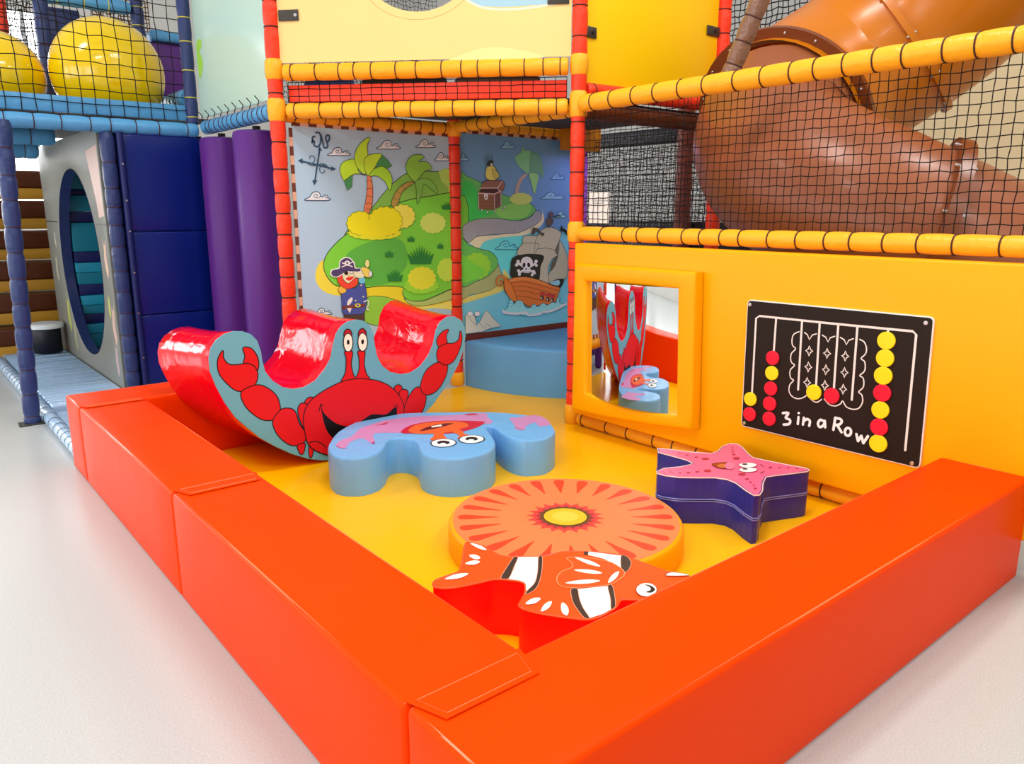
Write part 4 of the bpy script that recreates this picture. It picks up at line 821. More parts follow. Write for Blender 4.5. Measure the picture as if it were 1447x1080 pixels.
mb.add(vs, [(k*n+i, k*n+(i+1) % n, (k+1)*n+(i+1) % n, (k+1)*n+i) for k in range(len(loops)-1) for i in range(n)], V['yellow'])
mb.build('padded_frame', mp, 50)
gm = MB(); NU, NV = 40, 8; vs = []
for i in range(NU+1):
    u = i/NU
    for j in range(NV+1):
        v = j/NV; k = [(3.552, 1.097), (2.806, 1.107), (2.773, .357), (3.532, .354)]
        b = .02*math.sin(math.pi*u)*(1-v)
        y = (k[0][0]*(1-u)+k[1][0]*u)*v+(k[3][0]*(1-u)+k[2][0]*u)*(1-v); z = (k[0][1]*(1-u)+k[1][1]*u)*v+(k[3][1]*(1-u)+k[2][1]*u)*(1-v)-b
        vs.append(T(y, z, -.03+.05*(1-(2*u-1)**2)-.006*u))
gm.add(vs, [(i*(NV+1)+j, i*(NV+1)+j+1, (i+1)*(NV+1)+j+1, (i+1)*(NV+1)+j) for i in range(NU) for j in range(NV)], V['mirror'])
gm.build('mirror_glass', mp, 60)['label'] = 'slightly bowed mirror sheet' 

gb = thing('game_board', 'black three in a row counter game board screwed to the yellow wall', 'game board', (3.61, 1.9, .37))
BC = ART['board_corners']; pl = xplane(3.607)
def round_poly(p, r):
    o = []
    for i in range(4):
        a, b, c = Vector(p[i-1]), Vector(p[i]), Vector(p[(i+1) % 4]); u = (a-b).normalized()*r; w = (c-b).normalized()*r
        for k in range(5):
            t = k/4; o.append(tuple((b+u)*(1-t)**2+b*2*t*(1-t)+(b+w)*t*t))
    return o
bq = round_poly(BC[:4], .02)
MB().prism(inset(bq, -.006), pl, -.013, -.003, V['board_edge'], r=.002).prism(bq, pl, -.003, 0, V['board'], r=.001).build('board_panel', gb, 40)
MB().art('board_tracks', pl, .0006, 0.0001).build('slot_track', gb, 0)['label'] = 'white slots in the black board'
MB().art('board_print', pl, .0006, .00001).build('scalloped_outline', gb, 0)
BL = ART['board_letters']
for lo, hi, idx in (('3', 0, (0,)), ('in', 1, (1, 2, 3, 14)), ('a', 4, (4, 5)), ('Row', 6, (6, 7, 8, 9, 10, 11, 12, 13))):
    ART['word'] = [BL[i] for i in idx]
    MB().art('word', pl, .002, .0001).build('printed_word', gb, 0)['label'] = 'white painted word '+lo
for y, z, k, r in ART['board_counters']:
    o = MB(); cc = [(y+r*.98*math.cos(6.28319*j/28), z+r*.98*math.sin(6.28319*j/28)) for j in range(28)]
    o.prism(cc, pl, .002, .011, V['token_yellow' if k else 'token_red'], r=.003); q = o.build('counter', gb, 50); q['label'] = 'yellow counter' if k else 'red counter'
for y, z in BC[4:]:
    cc = [(y+.010*math.cos(6.28319*j/14), z+.010*math.sin(6.28319*j/14)) for j in range(14)]
    MB().prism(cc, pl, 0, .003, V['steel'], r=.002).build('screw', gb, 50)

# ------------------------------------------------------------------ rails and posts
R_ = lambda label, a, b, r, m='rail', **k: padded_pole('padded_rail', label, 'padded rail', a, b, r, V[m], **k)
P_ = lambda label, a, b, r, m='red', **k: padded_pole('padded_post', label, 'padded post', a, b, r, V[m], **k)
R_('yellow padded rail between the net and the yellow wall panel', (3.72, .86, 1.398), (3.72, 3.79, 1.392), .046, gap=.155)
R_('long yellow padded rail along the top of the brown slide net', (3.72, .86, 2.225), (3.72, 3.79, 2.225), .054, gap=.17)
R_('yellow rolled rail under the wall panel at floor level', (3.725, 1.36, .101), (3.725, 3.76, .101), .046, gap=.2)
dx, dy = 1.43, -1.51; dl = math.hypot(dx, dy); ux, uy = dx/dl, dy/dl
dg = lambda s, z, o=0: (2.3+ux*s-uy*o*-1*-1, 5.35+uy*s+ux*o, z) if False else (2.3+ux*s-uy*o, 5.35+uy*s+ux*o, z)   # s along the slanted front, o behind it
R_('upper yellow rail under the cream banner on the slanted front', dg(.07, 2.462), dg(dl-.07, 2.462), .054, gap=.14)
R_('lower yellow rail of the slanted front, below the red board', dg(.08, 2.213), dg(dl-.07, 2.213), .05, gap=.145)
R_('dim yellow rail above the palm tree banner', (2.36, 5.36, 2.19), (3.74, 5.36, 2.19), .045, gap=.13)
R_('shaded yellow rail above the pirate ship banner', (3.85, 5.36, 2.23), (5.2, 5.36, 2.23), .045, gap=.14)
R_('shaded yellow rail running back from the right red post to the middle post', (3.77, 3.92, 2.2), (3.79, 5.28, 2.2), .045, gap=.14)
R_('yellow rail at knee height below the palm tree banner, behind the rocker', (2.36, 5.37, .33), (3.74, 5.37, .33), .05, gap=.13)
R_('brown padded rail behind the net, left of the slide', (3.83, 3.9, 2.2), (5.19, 3.9, 2.2), .06, 'brown', gap=.3)
R_('red padded rail under the bright yellow panel', (3.8, 3.85, 2.32), (5.19, 3.85, 2.34), .05, 'red', gap=.3)
tag(MB().box(-dl/2+.08, dl/2-.08, -.02, .02, 2.276, 2.385, V['red'], .006, 2).build('edge_board'), 'red padded deck edge board between the two slanted yellow rails', 'edge board')
eb = bpy.data.objects['edge_board']; c = dg(dl/2, 0, .05); eb.location = (c[0], c[1], 0); eb.rotation_euler = (0, 0, math.atan2(uy, ux))
net('safety_net', 'strip of black net over the red deck edge board', dg(.08, 2.268, .03), Vector(dg(dl-.08, 0))-Vector(dg(.08, 0)), (0, 0, .135), 26, 3, .0028, V['netmat'], .06, knots=False)

P_('red padded post at the left of the palm tree banner', (2.3, 5.35, .05), (2.3, 5.35, 3.5), .052, gap=.17, pinch=.12, tie_r=.005, sleeves=((2.09, 2.25, V['rail']), (2.36, 2.5, V['rail'])), jit=.3)
P_('red padded post between the two banners', (3.79, 5.35, .05), (3.79, 5.35, 2.3), .052, gap=.15, pinch=.12, tie_r=.005, sleeves=((0.0, .13, V['rail']), (2.07, 2.2, V['rail'])), jit=.3)
P_('red padded post at the near end of the yellow rails', (3.73, 3.84, .05), (3.73, 3.84, 3.5), .05, gap=.17, pinch=.1, tie_r=.004, sleeves=((0.0, .15, V['rail']), (1.28, 1.42, V['rail']), (2.09, 2.26, V['rail']), (2.35, 2.49, V['rail'])), jit=.15)
P_('red padded post to the right of the bright yellow panel, running down behind the net', (5.25, 3.84, .0), (5.25, 3.84, 3.6), .055, gap=.2, pinch=.1, tie_r=.004)
P_('lilac padded post in the corner behind the blue soft step', (5.25, 5.35, .0), (5.25, 5.35, 2.3), .06, 'lilac', gap=.2, pinch=.08)
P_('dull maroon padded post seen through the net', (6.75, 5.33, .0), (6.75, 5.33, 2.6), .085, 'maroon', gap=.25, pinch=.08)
P_('navy padded post standing at the edge of the white floor', (.745, 6.49, .0), (.83, 6.6, 2.16), .055, 'navy', gap=.17, pinch=.14, tie_r=.003, plate=True, jit=.12)
P_('navy padded post between the tunnel panel and the royal blue pad', (1.54, 6.85, .05), (1.54, 6.85, 2.14), .055, 'navy', gap=.16, pinch=.12, tie_r=.003, jit=.35)
P_('navy padded post left of the mint panel with yellow ties', (2.225, 6.9, 2.24), (2.225, 6.9, 3.7), .05, 'navy', gap=.18, pinch=.1, tie='yellow_tie')
R_('light blue padded rail across the front of the blue platform', (-.3, 6.85, 2.19), (2.24, 6.85, 2.19), .056, 'blue_rail', gap=.18)
R_('light blue rail tightly laced under the mint panel', (2.3, 5.43, 2.215), (2.3, 6.82, 2.215), .055, 'blue_rail', gap=.1)
tag(MB().box(-.3, 2.2, 6.9, 6.94, 2.27, 2.392, V['blue_rail'], .008, 2).build('edge_board', None, loc=(.9, 6.92, 2.27)), 'light blue padded deck edge board below the yellow domes', 'edge board')
R_('blue rail in the shade under the platform, above the steps', (.4, 8.35, 2.2), (1.44, 8.35, 2.2), .08, 'blue_rail', gap=.22)
R_('farther blue rail under the platform, over the top step', (.4, 9.3, 2.15), (1.44, 9.3, 2.15), .1, 'blue_rail', gap=.22)
R_('light blue rail slanting back beside the right dome', (2.25, 7.04, 2.47), (2.32, 8.25, 2.5), .075, 'blue_rail', gap=.14)
R_('blue rail high up behind the domes', (1.15, 8.35, 3.4), (2.2, 8.35, 3.4), .06, 'blue_rail', gap=.2, tie='yellow_tie')
P_('navy post rising between the two yellow domes', (1.46, 8.35, 2.3), (1.46, 8.35, 3.9), .06, 'navy', gap=.2, pinch=.1)
P_('navy post rising behind the right dome', (2.27, 8.38, 2.3), (2.27, 8.38, 3.9), .06, 'navy', gap=.2, pinch=.1, tie='yellow_tie')
P_('thin red post behind the left dome', (1.24, 9.0, 2.3), (1.24, 9.0, 3.9), .05, 'red', gap=.2, pinch=.1)

# ------------------------------------------------------------------ banners
def webbing(root, a, b, w, horiz, y):
    mb = MB(); L = (b-a); n = int(L/.062)
    for i in range(n):
        p, q = a+L*i/n, a+L*(i+1)/n; m = V['webbing_pale' if i % 2 else 'webbing']
        if horiz: mb.box(p, q, y-.002, y+.004, w[0], w[1], m, 0)
        else: mb.box(w[0], w[1], y-.002, y+.004, p, q, m, 0)
    mb.build('edge_webbing', root, 0)['label'] = 'brown and pale webbing edge'
bl = thing('printed_banner', 'printed vinyl banner with compass, palm trees and a pirate', 'banner', (3.07, 5.35, .42))
bp = [(2.405, 2.124), (3.735, 2.124), (3.735, .42), (2.405, .42)]
def clipx(key): return key
sky1, sky2 = ink((186, 224, 246)), ink((124, 182, 232))  # both raised for missing light; the bay's blue glow deepens the right sky
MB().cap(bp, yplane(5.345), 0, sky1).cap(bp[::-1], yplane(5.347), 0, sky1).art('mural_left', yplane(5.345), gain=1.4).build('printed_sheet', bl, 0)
webbing(bl, 2.40, 3.735, (2.122, 2.15), True, 5.35); webbing(bl, .42, 2.11, (2.378, 2.404), False, 5.35); webbing(bl, 2.40, 3.735, (.385, .42), True, 5.35)
br = thing('printed_banner', 'printed vinyl banner with treasure chest and pirate ship', 'banner', (4.45, 5.35, .49))
bp = [(3.845, 2.162), (5.13, 2.162), (5.13, .49), (3.845, .49)]
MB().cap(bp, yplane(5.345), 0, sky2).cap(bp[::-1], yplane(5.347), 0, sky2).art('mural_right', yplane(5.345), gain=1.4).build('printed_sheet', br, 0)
webbing(br, 3.85, 5.12, (2.16, 2.19), True, 5.35); MB().box(3.845, 5.13, 5.34, 5.356, .42, .492, V['maroon'], .003, 1).build('bottom_hem', br)
# blue quarter-round step
arc = [(5.2+1.36*math.cos(a), 5.3+1.36*math.sin(a)) for a in [math.pi+math.pi/2*i/40 for i in range(41)]]
tag(MB().prism(arc+[(5.2, 5.3)], XY, .051, .45, V['drum'], r=.03).build('soft_step', None, 50, loc=(4.6, 4.8, .051)), 'light blue quarter-round soft step in front of the pirate ship banner', 'soft step')
tag(MB().box(4.9, 5.34, 5.19, 5.28, 2.07, 2.4, V['amber'], .01, 2).build('corner_pad', None, loc=(5.1, 5.24, 2.07)), 'square ochre pad hanging above the ship banner near the lilac post', 'corner pad')

# slanted cream banner with an oval hole
cb_ = thing('printed_banner', 'cream banner with an oval hole above the slanted rails', 'banner', dg(dl/2, 2.5))
ang = math.atan2(uy, ux)
def dgp(a, b, h): p = dg(a, b, -h); return p
HOLE = (1.02, 3.11, .37, .295); hx = lambda k, t: (HOLE[0]+(HOLE[2]+k)*math.cos(t), HOLE[1]+(HOLE[3]+k)*math.sin(t))
rect = []; ell = []
NH = 80
for i in range(NH):
    t = 6.28319*i/NH; c, s = math.cos(t), math.sin(t)
    ell.append(hx(0, t)); k = min((1.005 if c > 0 else .97)/max(abs(c), 1e-6), (.44 if s > 0 else .588)/max(abs(s), 1e-6))
    rect.append((HOLE[0]+c*k, HOLE[1]+s*k))
for cx, cy in ((2.025, 3.55), (.05, 3.55), (.05, 2.522), (2.025, 2.522)):
    j = min(range(NH), key=lambda i: (rect[i][0]-cx)**2+(rect[i][1]-cy)**2); rect[j] = (cx, cy)
mb = MB()
for h, fl_ in ((.01, 0), (0, 1)):
    vs = [dgp(a, b, h) for a, b in rect]+[dgp(a, b, h) for a, b in ell]
    mb.add(vs, [((i, (i+1) % NH, NH+(i+1) % NH, NH+i) if fl_ else (i, NH+i, NH+(i+1) % NH, (i+1) % NH)) for i in range(NH)], V['cream'])
mb.tube([dgp(a, b, .005) for a, b in ell], .006, V['cream'], 6, True)
mb.ribbon([hx(.045, 6.28319*i/60) for i in range(60)], .003, dgp, .0106, ink('c89650'), True)
mb.cap(cr([(1.36, 2.87), (1.45, 2.84), (1.6, 2.83), (1.75, 2.835), (1.9, 2.85), (1.95, 2.95), (1.7, 3.1), (1.45, 3.0)]), dgp, .0106, ink('a4ccdc'))
mb.ribbon(cr([(1.34, 2.88), (1.45, 2.83), (1.6, 2.815), (1.75, 2.82), (1.93, 2.84)], False), .014, dgp, .0110, ink('fbf0c8'))
mb.cap(cr([(1.22, 2.51), (1.35, 2.56), (1.5, 2.59), (1.68, 2.57), (1.85, 2.52), (1.5, 2.508)]), dgp, .0106, ink('fae096'))
mb.build('printed_sheet', cb_, 0)
for s0, s1, z in ((.06, .2, 2.82), (dl-.22, dl-.06, 2.87)):
    c0 = dg((s0+s1)/2, z, -.016)
    b = MB().box(-.07, .07, -.004, .004, -.035, .035, V['bracket'], .003, 2)
    b.v = [(c0[0]+v[0]*ux-v[1]*uy, c0[1]+v[0]*uy+v[1]*ux, c0[2]+v[2]) for v in b.v]
    q = b.build('bracket', cb_); e = dg(s1-.02 if s0 < 1 else s0+.02, z, -.021)
    MB().tube([(e[0], e[1], e[2]), (e[0]-ux*0+uy*.003, e[1]-ux*.003, e[2])], .011, V['steel'], 10).build('bolt', q)
# bright yellow panel, square to it
yp = thing('wall_panel', 'bright yellow panel above the net rail, left of the slide', 'wall panel', (4.5, 3.86, 2.35))
MB().box(3.79, 5.19, 3.845, 3.865, 2.36, 3.55, V['sun'], .004, 2).build('sheet', yp)
for x0, x1, z in ((3.78, 3.88, 2.68), (5.05, 5.2, 2.86)):
    q = MB().box(x0, x1, 3.832, 3.843, z-.035, z+.035, V['bracket'], .006, 2).build('bracket', yp)
    MB().tube([((x0+x1)/2+.015, 3.831, z), ((x0+x1)/2+.015, 3.822, z)], .012, V['cord'], 10).build('bolt', q)
# mint panel
mt = thing('wall_panel', 'pale mint glossy panel beside the yellow domes', 'wall panel', (2.28, 6.1, 2.3))
MB().box(2.275, 2.29, 5.42, 6.84, 2.29, 3.7, V['mint'], .003, 1).build('sheet', mt)
MB().cap(cr([(6.80, 2.86), (6.68, 2.88), (6.69, 2.82), (6.74, 2.8), (6.68, 2.72), (6.7, 2.66), (6.79, 2.6)]), xplane(2.275), .001, ink('a4d84e')).build('leaf_print', mt, 0)
for i in range(9):
    y = 5.55+i*.15; MB().tube([(2.245, y, 2.26), (2.262, y+.01, 2.3), (2.24, y+.03, 2.335)], .004, V['cord'], 5).build('lacing_knot', mt)

# ------------------------------------------------------------------ right net, notice, slide
net('safety_net', 'black climbing net in front of the brown slide', (3.735, .9, 1.44), (0, 2.88, 0), (0, 0, .735), 64, 16, .0023, V['netmat'], .09)
nz = thing('notice', 'small white paper notice behind the corner of the slide net', 'notice', (3.745, 3.64, 1.46))
MB().box(3.742, 3.744, 3.552, 3.735, 1.462, 1.66, V['paper'], 0).build('sheet', nz, 0)
mb = MB()
for i, (w, z) in enumerate(((.12, 1.62), (.13, 1.605), (.09, 1.59))):
    y = 3.7
    while y > 3.7-w: mb.box(3.7408, 3.7416, y-.012, y, z-.003, z+.003, V['grey_ink'], 0); y -= .016
mb.build('faint_text', nz, 0)
sl = thing('tube_slide', 'brown and orange enclosed tube slide winding down behind the net', 'slide', (4.35, 2.4, 0))
lower = cr([(4.95, 3.1, 2.13), (4.74, 3.02, 1.97), (4.58, 2.82, 1.82), (4.5, 2.5, 1.65), (4.52, 2.2, 1.5), (4.63, 1.93, 1.35), (4.82, 1.6, 1.15), (5.08, 1.25, .92), (5.4, .9, .68), (5.8, .5, .4)], False, 8)
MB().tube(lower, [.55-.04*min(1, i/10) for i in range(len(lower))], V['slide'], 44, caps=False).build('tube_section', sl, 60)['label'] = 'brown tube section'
upper = cr([(4.95, 3.1, 2.13), (5.2, 3.08, 2.28), (5.5, 2.95, 2.48), (5.72, 2.6, 2.78), (5.76, 2.2, 3.12), (5.72, 1.75, 3.5), (5.6, 1.2, 3.9)], False, 8)
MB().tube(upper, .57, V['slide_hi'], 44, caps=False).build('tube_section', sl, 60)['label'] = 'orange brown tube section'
def ring(c, t, r0, r1, w, m, bolts=0, col='steel'):
    c = Vector(c); t = Vector(t).normalized(); up = Vector((0, 0, 1)); up = (up-t*up.dot(t)).normalized(); sd = t.cross(up)
    mb = MB(); n = 56; vs = []
    for k, (r, d) in enumerate(((r0, -w), (r1, -w), (r1, w), (r0, w))):
        for j in range(n): a = 6.28319*j/n; vs.append(c+t*d+(up*math.cos(a)+sd*math.sin(a))*r)
    mb.add(vs, [(k*n+j, k*n+(j+1) % n, ((k+1) % 4)*n+(j+1) % n, ((k+1) % 4)*n+j) for k in range(4) for j in range(n)], m)
    f = mb.build('flange', sl, 30)
    for b in range(bolts):
        a = 6.28319*(b+.35)/bolts; q = c+(up*math.cos(a)+sd*math.sin(a))*(r0*.35+r1*.65)
        MB().tube([q+t*w*s for s in (-1.5, -1.2, 1.2, 1.5)], [.007, .011, .011, .007], V[col], 8).build('bolt', f)
ring((4.95, 3.1, 2.13), (-1, -.05, -.5), .54, .635, .018, V['flange'], 18)
ring((4.63, 1.94, 1.35), (.6, -1, -.3), .49, .595, .036, V['flange'], 12)
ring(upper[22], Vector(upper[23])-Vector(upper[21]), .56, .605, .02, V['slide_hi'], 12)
padded_pole('brace_pole', 'leaning brown brace wrapped in clear plastic, above the slide net rail', 'brace', (3.8, 2.72, 2.27), (3.88, 2.52, 2.85), .05, V['wrap'], gap=.13, pinch=.12, tie='tie')

# seen through the nets
net('safety_net', 'black net hanging between the lilac post and the red post', (5.27, 3.9, 1.0), (0, 1.4, 0), (0, 0, 1.15), 34, 26, .0032, V['netdark'], .25, knots=False)
net('safety_net', 'far net across the back bay behind the maroon post', (6.8, 3.2, .9), (0, 4.0, 0), (0, 0, 1.5), 80, 32, .004, V['netdark'], .25, knots=False)
net('safety_net', 'net above the slide flange beside the red post', (6.35, 3.5, 2.3), (0, 1.3, 0), (0, 0, 1.8), 24, 34, .005, V['netdark'], .2, knots=False)
tag(MB().box(6.85, 6.9, 3.5, 7.6, 2.25, 2.42, V['black'], .01, 2).build('padded_beam', None, loc=(6.87, 5.5, 2.25)), 'black padded beam above the back bay net', 'beam')
tag(MB().box(6.85, 6.95, 3.2, 7.6, .4, 1.42, V['black'], .01, 2).build('wall_pad', None, loc=(6.9, 5.4, .4)), 'dark padded low wall behind the back bay net', 'wall pad')

# ------------------------------------------------------------------ decks
tri = [(2.36, 5.42), (3.8, 5.42), (3.8, 3.95), (3.72, 3.92)]
tag(MB().prism(tri, XY, 2.255, 2.272, V['deck'], r=0).build('deck_platform', None, 0, loc=(3.3, 4.9, 2.255)), 'dark deck floor over the slanted corner', 'deck')
tag(MB().box(3.83, 5.2, 3.92, 5.3, 2.252, 2.28, V['deck'], 0).build('deck_platform', None, 0, loc=(4.5, 4.6, 2.252)), 'dark deck floor over the blue soft step', 'deck')
tag(MB().box(-.3, 2.4, 6.96, 9.6, 2.285, 2.3, V['deck'], 0).build('deck_platform', None, 0, loc=(.9, 8.2, 2.285)), 'dark deck floor carrying the yellow domes', 'deck')

for lbl, s0, s1, mm, hgt in (('crumpled blue cover lying on the deck behind the red edge board', .14, .5, 'pile_blue', .17), ('dark grey folded cover on the deck behind the red edge board', .56, 1.16, 'pile_grey', .19), ('taupe folded cover on the deck, nearer the right red post', 1.22, 1.8, 'pile_taupe', .18)):
    pts = []; rr = []
    for i in range(13):
        s = s0+(s1-s0)*i/12; c = dg(s, 2.28+hgt*.55, .2); pts.append((c[0], c[1], c[2]+random.uniform(-.01, .01))); rr.append(hgt*.5*(1+random.uniform(-.12, .12))*(.6 if i in (0, 12) else 1))
    tag(MB().tube(pts, rr, V[mm], 14).build('folded_cover', None, 60, loc=dg((s0+s1)/2, 2.28, .2)), lbl, 'cover', 'folded covers on the deck')
net('safety_net', 'grey net inside the tower, seen through the oval hole', (2.35, 5.5, 2.3), (1.4, 0, 0), (0, 0, 1.3), 40, 36, .0022, V['netdark'], .35, knots=False)
# ------------------------------------------------------------------ purple rollers and blue pads
def roller(label, x, y):
    r = thing('padded_roller', label, 'roller', (x, y, .002), 'purple rollers')
    MB().lathe([(.14, .0), (.168, .012), (.176, .04), (.178, 1.0), (.176, 2.08), (.168, 2.11), (.14, 2.12)], (x, y, .002), V['purple'], 40).build('foam', r, 50)
    MB().tube([(x, y, 2.12), (x, y, 2.158)], .03, V['cord'], 10).build('spindle', r)
roller('purple padded roller next to the red post', 2.35, 5.86)
roller('purple padded roller against the royal blue pad', 2.35, 6.6)
rp_ = thing('wall_pad', 'royal blue three-section padded panel between navy post and purple rollers', 'wall pad', (1.93, 6.85, .1))
for z0, z1 in ((.1, .69), (.7, 1.37), (1.38, 2.13)): MB().box(1.63, 2.24, 6.82, 6.88, z0, z1, V['royal'], .02, 4, puff=.01).build('pad_section', rp_)
MB().box(1.56, 2.28, 6.884, 6.9, .08, 2.15, V['deep'], 0).build('backing_board', rp_)
MB().tube([(1.625, 6.81, z) for z in (.08, .8, 1.5, 2.14)], .028, V['deep'], 10).build('edge_roll', rp_)
for z in (.35, .72, 1.05, 1.38, 1.62, 1.9): MB().tube([(1.62, 6.782, z), (1.62, 6.772, z)], .007, V['steel'], 8).build('screw', rp_)

# tunnel panel with a round opening
tp = thing('tunnel_panel', 'grey printed padded panel with a round crawl-through opening', 'tunnel panel', (1.5, 8.2, .004))
HC = (8.1, 1.06); n = 72
def hp(r): return [(HC[0]+r*math.cos(6.28319*i/n), HC[1]+r*math.sin(6.28319*i/n)) for i in range(n)]
rect = []
for i in range(n):
    a = 6.28319*i/n; c, s = math.cos(a), math.sin(a); k = min((1.5 if c > 0 else 1.18)/max(abs(c), 1e-6), (1.12 if s > 0 else 1.056)/max(abs(s), 1e-6)); rect.append((HC[0]+c*k, HC[1]+s*k))
for cx, cy in ((9.6, 2.18), (6.92, 2.18), (6.92, .004), (9.6, .004)):
    j = min(range(n), key=lambda i: (rect[i][0]-cx)**2+(rect[i][1]-cy)**2); rect[j] = (cx, cy)
T = xplane(1.48); mb = MB()
lp = [(rect, -.06), (rect, -.006), (inset(rect, .006), 0), (hp(.862), 0), (hp(.85), -.008), (hp(.85), -.06)]
vs = [T(a, b, h) for p, h in lp for a, b in p]
mb.add(vs, [(k*n+i, k*n+(i+1) % n, ((k+1) % 6)*n+(i+1) % n, ((k+1) % 6)*n+i) for k in range(6) for i in range(n)], V['grey'])
for y0, y1 in ((6.93, HC[0]-.82), (HC[0]+.86, 9.59)): mb.ribbon([(y0, 1.43), (y1, 1.43)], .014, T, .0006, ink('3a3a3a'))
# faded sea plants and a light notice strip printed on the panel
for y0, z0, col, sc in ((9.3, .95, 'c8c4a8', 1.), (9.2, 1.25, 'd8d4c4', .6), (8.95, .5, 'c4ca5a', 1.3), (8.75, .3, 'b4b48a', 1.1), (7.12, .75, 'c8d06a', .7), (7.05, 1.15, 'e6bca4', 1.1), (7.02, .6, 'd6b0a0', 1.2), (7.05, .3, 'c4a8a4', 1.)):
    mb.cap(cr([(y0, z0-.14*sc), (y0+.05*sc, z0-.02), (y0+.03*sc, z0+.08*sc), (y0+.06*sc, z0+.16*sc), (y0, z0+.1*sc), (y0-.05*sc, z0+.14*sc), (y0-.03*sc, z0), (y0-.05*sc, z0-.08*sc)]), T, .0008, ink(col))
mb.cap([(7.35, 2.02), (6.95, 2.05), (6.93, 1.5), (7.12, 1.48), (7.15, 1.6)], T, .0008, ink('dcb4a4'))
mb.build('panel', tp, 40)
vs = []
for r, h in ((.845, .0006), (.845, -.09)): vs += [T(a, b, h) for a, b in hp(r)]
MB().add(vs, [(i, (i+1) % n, n+(i+1) % n, n+i) for i in range(n)], V['navy']).build('opening_lining', tp, 60)['label'] = 'navy lining of the opening'
# striped pads behind it
tsp = thing('striped_pad', 'teal and navy banded padded steps inside the round opening', 'padded steps', (1.9, 9.1, .002))
bands = [(2.1, 1.75, 'teal', 0), (1.75, 1.69, 'deep', .01), (1.69, 1.53, 'teal', -.02), (1.53, 1.42, 'deep', -.01), (1.42, 1.13, 'teal', -.05), (1.13, 1.02, 'deep', -.04), (1.02, .92, 'teal_light', -.09), (.92, .8, 'teal', -.09), (.8, .69, 'deep', -.08), (.69, .59, 'teal_light', -.13), (.59, .5, 'teal', -.13), (.5, .4, 'deep', -.12), (.4, .3, 'teal_light', -.17), (.3, .16, 'teal', -.17), (.16, .0015, 'deep', -.16)]
for z1, z0, m, o in bands: MB().box(1.585, 2.3, 8.95+o, 9.3, z0+.001, z1-.001, V[m], .008, 2).build('pad_band', tsp)
ps = thing('padded_steps', 'brown and tan padded steps climbing beyond the navy post', 'padded steps', (1.0, 9.8, .08))
for k in range(6):
    z = .002+.333*k; y = 9.63+.17*k
    s_ = MB().box(.35, 2.0, y, y+.5, z+.12, z+.315, V['brown'], .03, 4).build('step', ps)
    MB().box(.36, 1.99, y+.02, y+.5, z, z+.119, V['tan'], .006, 2).build('riser', s_)['label'] = 'tan riser'
tag(MB().box(.5, 1.05, 10.5, 10.9, 1.99, 2.2, V['cream'], .02, 3).build('foam_block', None, loc=(.8, 10.7, 1.99)), 'pale cream foam block at the top of the brown steps', 'foam block')
sp = thing('foam_stool', 'round navy stool with a white top beside the tunnel panel', 'stool', (1.29, 9.25, .085))
MB().lathe([(.13, 0), (.14, .01), (.14, .24), (.135, .25)], (1.29, 9.25, .086), V['black'], 32).build('drum', sp, 50)
MB().lathe([(.15, .252), (.175, .26), (.178, .29), (.165, .305), (.14, .31)], (1.29, 9.25, .086), V['white'], 32).build('seat', sp, 50)
# pleated silver-blue mat
mb = MB(); poly = [(.80, 6.56), (1.47, 6.56), (1.47, 9.4), (.80, 9.4)]
mb.box(.9, 1.47, 6.62, 9.42, .003, .08, V['pad_silver'], .012, 3)
for i in range(26):
    y = 6.75+i*.1+random.uniform(-.03, .03); mb.tube([(.9, y, .079), (1.1, y+random.uniform(-.02, .05), .081), (1.45, y+random.uniform(-.02, .06), .079)], .007, V['pad_silver'], 6)
mb.build('crash_mat', None, 50, loc=(1.1, 8, .003)); tag(bpy.data.objects['crash_mat'], 'pleated silver blue mat at the foot of the tunnel panel', 'mat')
mb = MB().box(.9, 1.5, 5.3, 6.52, .003, .06, V['pad_silver'], .012, 3)
for i in range(7): mb.tube([(.9, 5.45+i*.16, .059), (1.48, 5.5+i*.16, .059)], .006, V['pad_silver'], 6)
tag(mb.build('crash_mat', None, 50, loc=(1.1, 5.9, .003)), 'front silver blue mat running up to the short orange barrier', 'mat')
padded_pole('edge_roll', 'silver blue edge roll on the white floor beside the pleated mat', 'edge roll', (.848, 5.3, .047), (.848, 9.3, .047), .045, V['pad_silver'], gap=.16, pinch=.1, tie='cord', tie_r=.002)

# ------------------------------------------------------------------ above the blue platform
def dome(label, x, y, rx, ry, rz, z0, zc):
    d = thing('bumper_dome', label, 'dome', (x, y, z0), 'yellow domes on the blue platform'); mb = MB(); vs = []; fs = []; n = 48; k = 20
    a0 = math.asin((z0-zc)/rz)
    for i in range(k):
        t = a0+(math.pi/2-a0)*i/(k-1)
        for j in range(n): a = 6.28319*j/n; vs.append((x+rx*math.cos(t)*math.cos(a), y+ry*math.cos(t)*math.sin(a), zc+rz*math.sin(t)))
    for i in range(k-1):
        for j in range(n): fs.append((i*n+j, i*n+(j+1) % n, (i+1)*n+(j+1) % n, (i+1)*n+j))
    mb.add(vs, fs, V['dome']).build('shell', d, 60)
dome('big yellow dome behind the net, nearer the mint panel', 1.755, 7.5, .44, .44, .45, 2.315, 2.665)
dome('smaller yellow dome behind the net at the picture edge', .965, 7.78, .37, .4, .36, 2.315, 2.6)
net('safety_net', 'black square net in front of the yellow domes', (.0, 6.88, 2.25), (2.2, 0, 0), (0, .06, 1.4), 22, 14, .0035, V['netmat'], .08)
net('safety_net', 'dark net hanging behind the yellow domes', (.3, 8.4, 2.4), (1.95, 0, 0), (0, 0, 1.6), 20, 16, .004, V['netdark'], .25, knots=False)
net('safety_net', 'fine brown net to the right behind the big dome', (2.0, 8.9, 2.3), (.55, .1, 0), (0, 0, 1.7), 16, 44, .005, V['netbrown'], .4, knots=False)
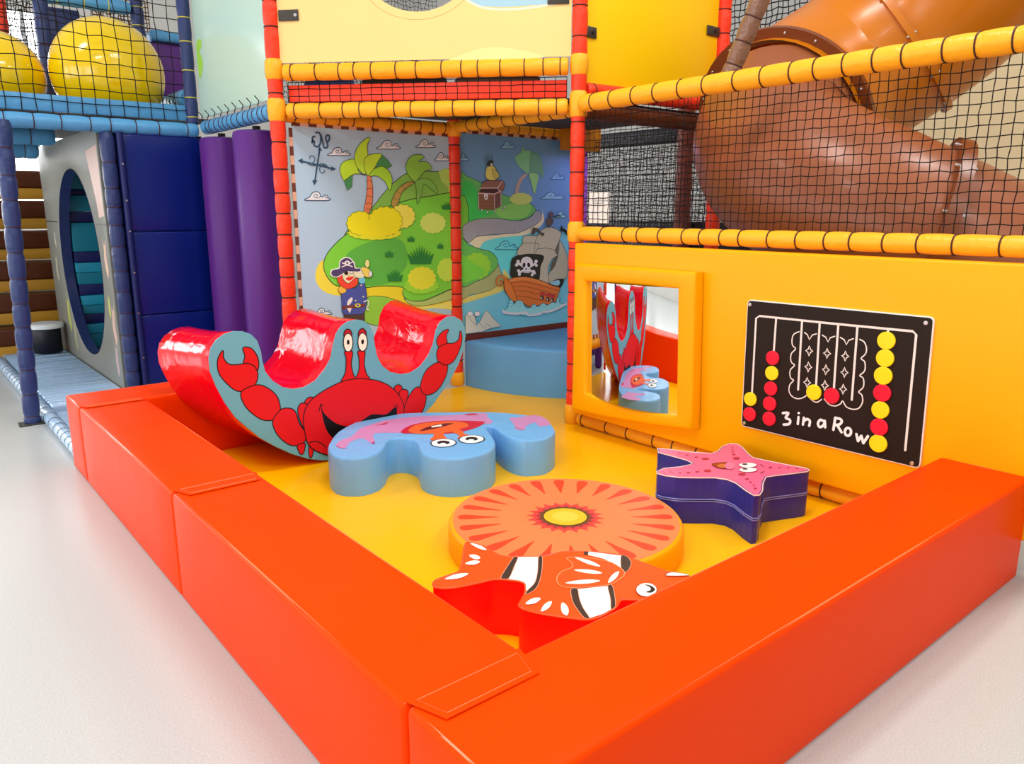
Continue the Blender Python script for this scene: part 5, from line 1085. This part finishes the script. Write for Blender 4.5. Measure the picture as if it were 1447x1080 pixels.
net('safety_net', 'fine net beyond the small dome', (.9, 9.6, 2.3), (.75, 0, 0), (0, 0, 1.4), 22, 36, .004, V['netdark'], .35, knots=False)
pp = thing('wall_pad', 'purple pad with a pale blue top, far behind the domes beside the mint panel', 'wall pad', (2.57, 8.55, 2.35))
MB().box(2.4, 2.75, 8.5, 8.6, 2.35, 3.17, V['purple'], .03, 3).build('pad', pp); MB().box(2.4, 2.75, 8.45, 8.62, 3.171, 3.27, V['blue_rail'], .03, 3).build('cap', pp)['label'] = 'pale blue padded cap'
tag(MB().box(1.55, 1.95, 9.2, 9.3, 3.0, 3.5, V['navy'], .02, 3).build('wall_pad', None, loc=(1.75, 9.25, 3.0)), 'small navy pad high behind the two domes', 'wall pad')

# ------------------------------------------------------------------ light
sc = bpy.context.scene
w = bpy.data.worlds.new('hall light'); sc.world = w; w.use_nodes = True
bg = w.node_tree.nodes['Background']; bg.inputs['Color'].default_value = (1, 1, 1, 1); bg.inputs['Strength'].default_value = .5
def lamp(name, loc, rot, size, power, color=(1, 1, 1)):
    l = bpy.data.lights.new(name, 'AREA'); l.shape = 'RECTANGLE'; l.size, l.size_y = size; l.energy = power; l.color = color
    o = bpy.data.objects.new(name, l); COL.objects.link(o); o.location = loc; o.rotation_euler = rot; return o
for x, y in ((-1.5, 1.5), (2.2, 2.2), (-1.5, 6.), (5.5, .5), (2., -2.5), (-2., -2.5)): lamp('ceiling_lamp', (x, y, 5.6), (0, 0, 0), (1.6, .5), 105, (1, .98, .95))
lamp('front_fill', (-6.2, -1.2, 2.4), (math.radians(84), 0, math.radians(-66)), (4, 2.6), 55, (1, 1, 1))  # unseen fill light, added to brighten the banners and rollers
lamp('led_strip', (5.1, 4.7, 2.05), (0, 0, 0), (.05, .9), 3, (.5, .42, 1))

cam = bpy.data.cameras.new('camera'); co = bpy.data.objects.new('camera', cam); COL.objects.link(co)
yaw, pit = math.radians(50.524), math.radians(-12.667)
co.location = (0, 0, 1.55); co.rotation_euler = (math.pi/2+pit, 0, yaw-math.pi/2)
cam.sensor_width = 36; cam.lens = 36*1085.06/1447; cam.clip_start = .05
sc.camera = co
sc.view_settings.view_transform = 'Standard'; sc.view_settings.look = 'None'; sc.view_settings.exposure = -.06; sc.view_settings.gamma = 1
try: sc.view_settings.use_curve_mapping = False
except Exception: pass
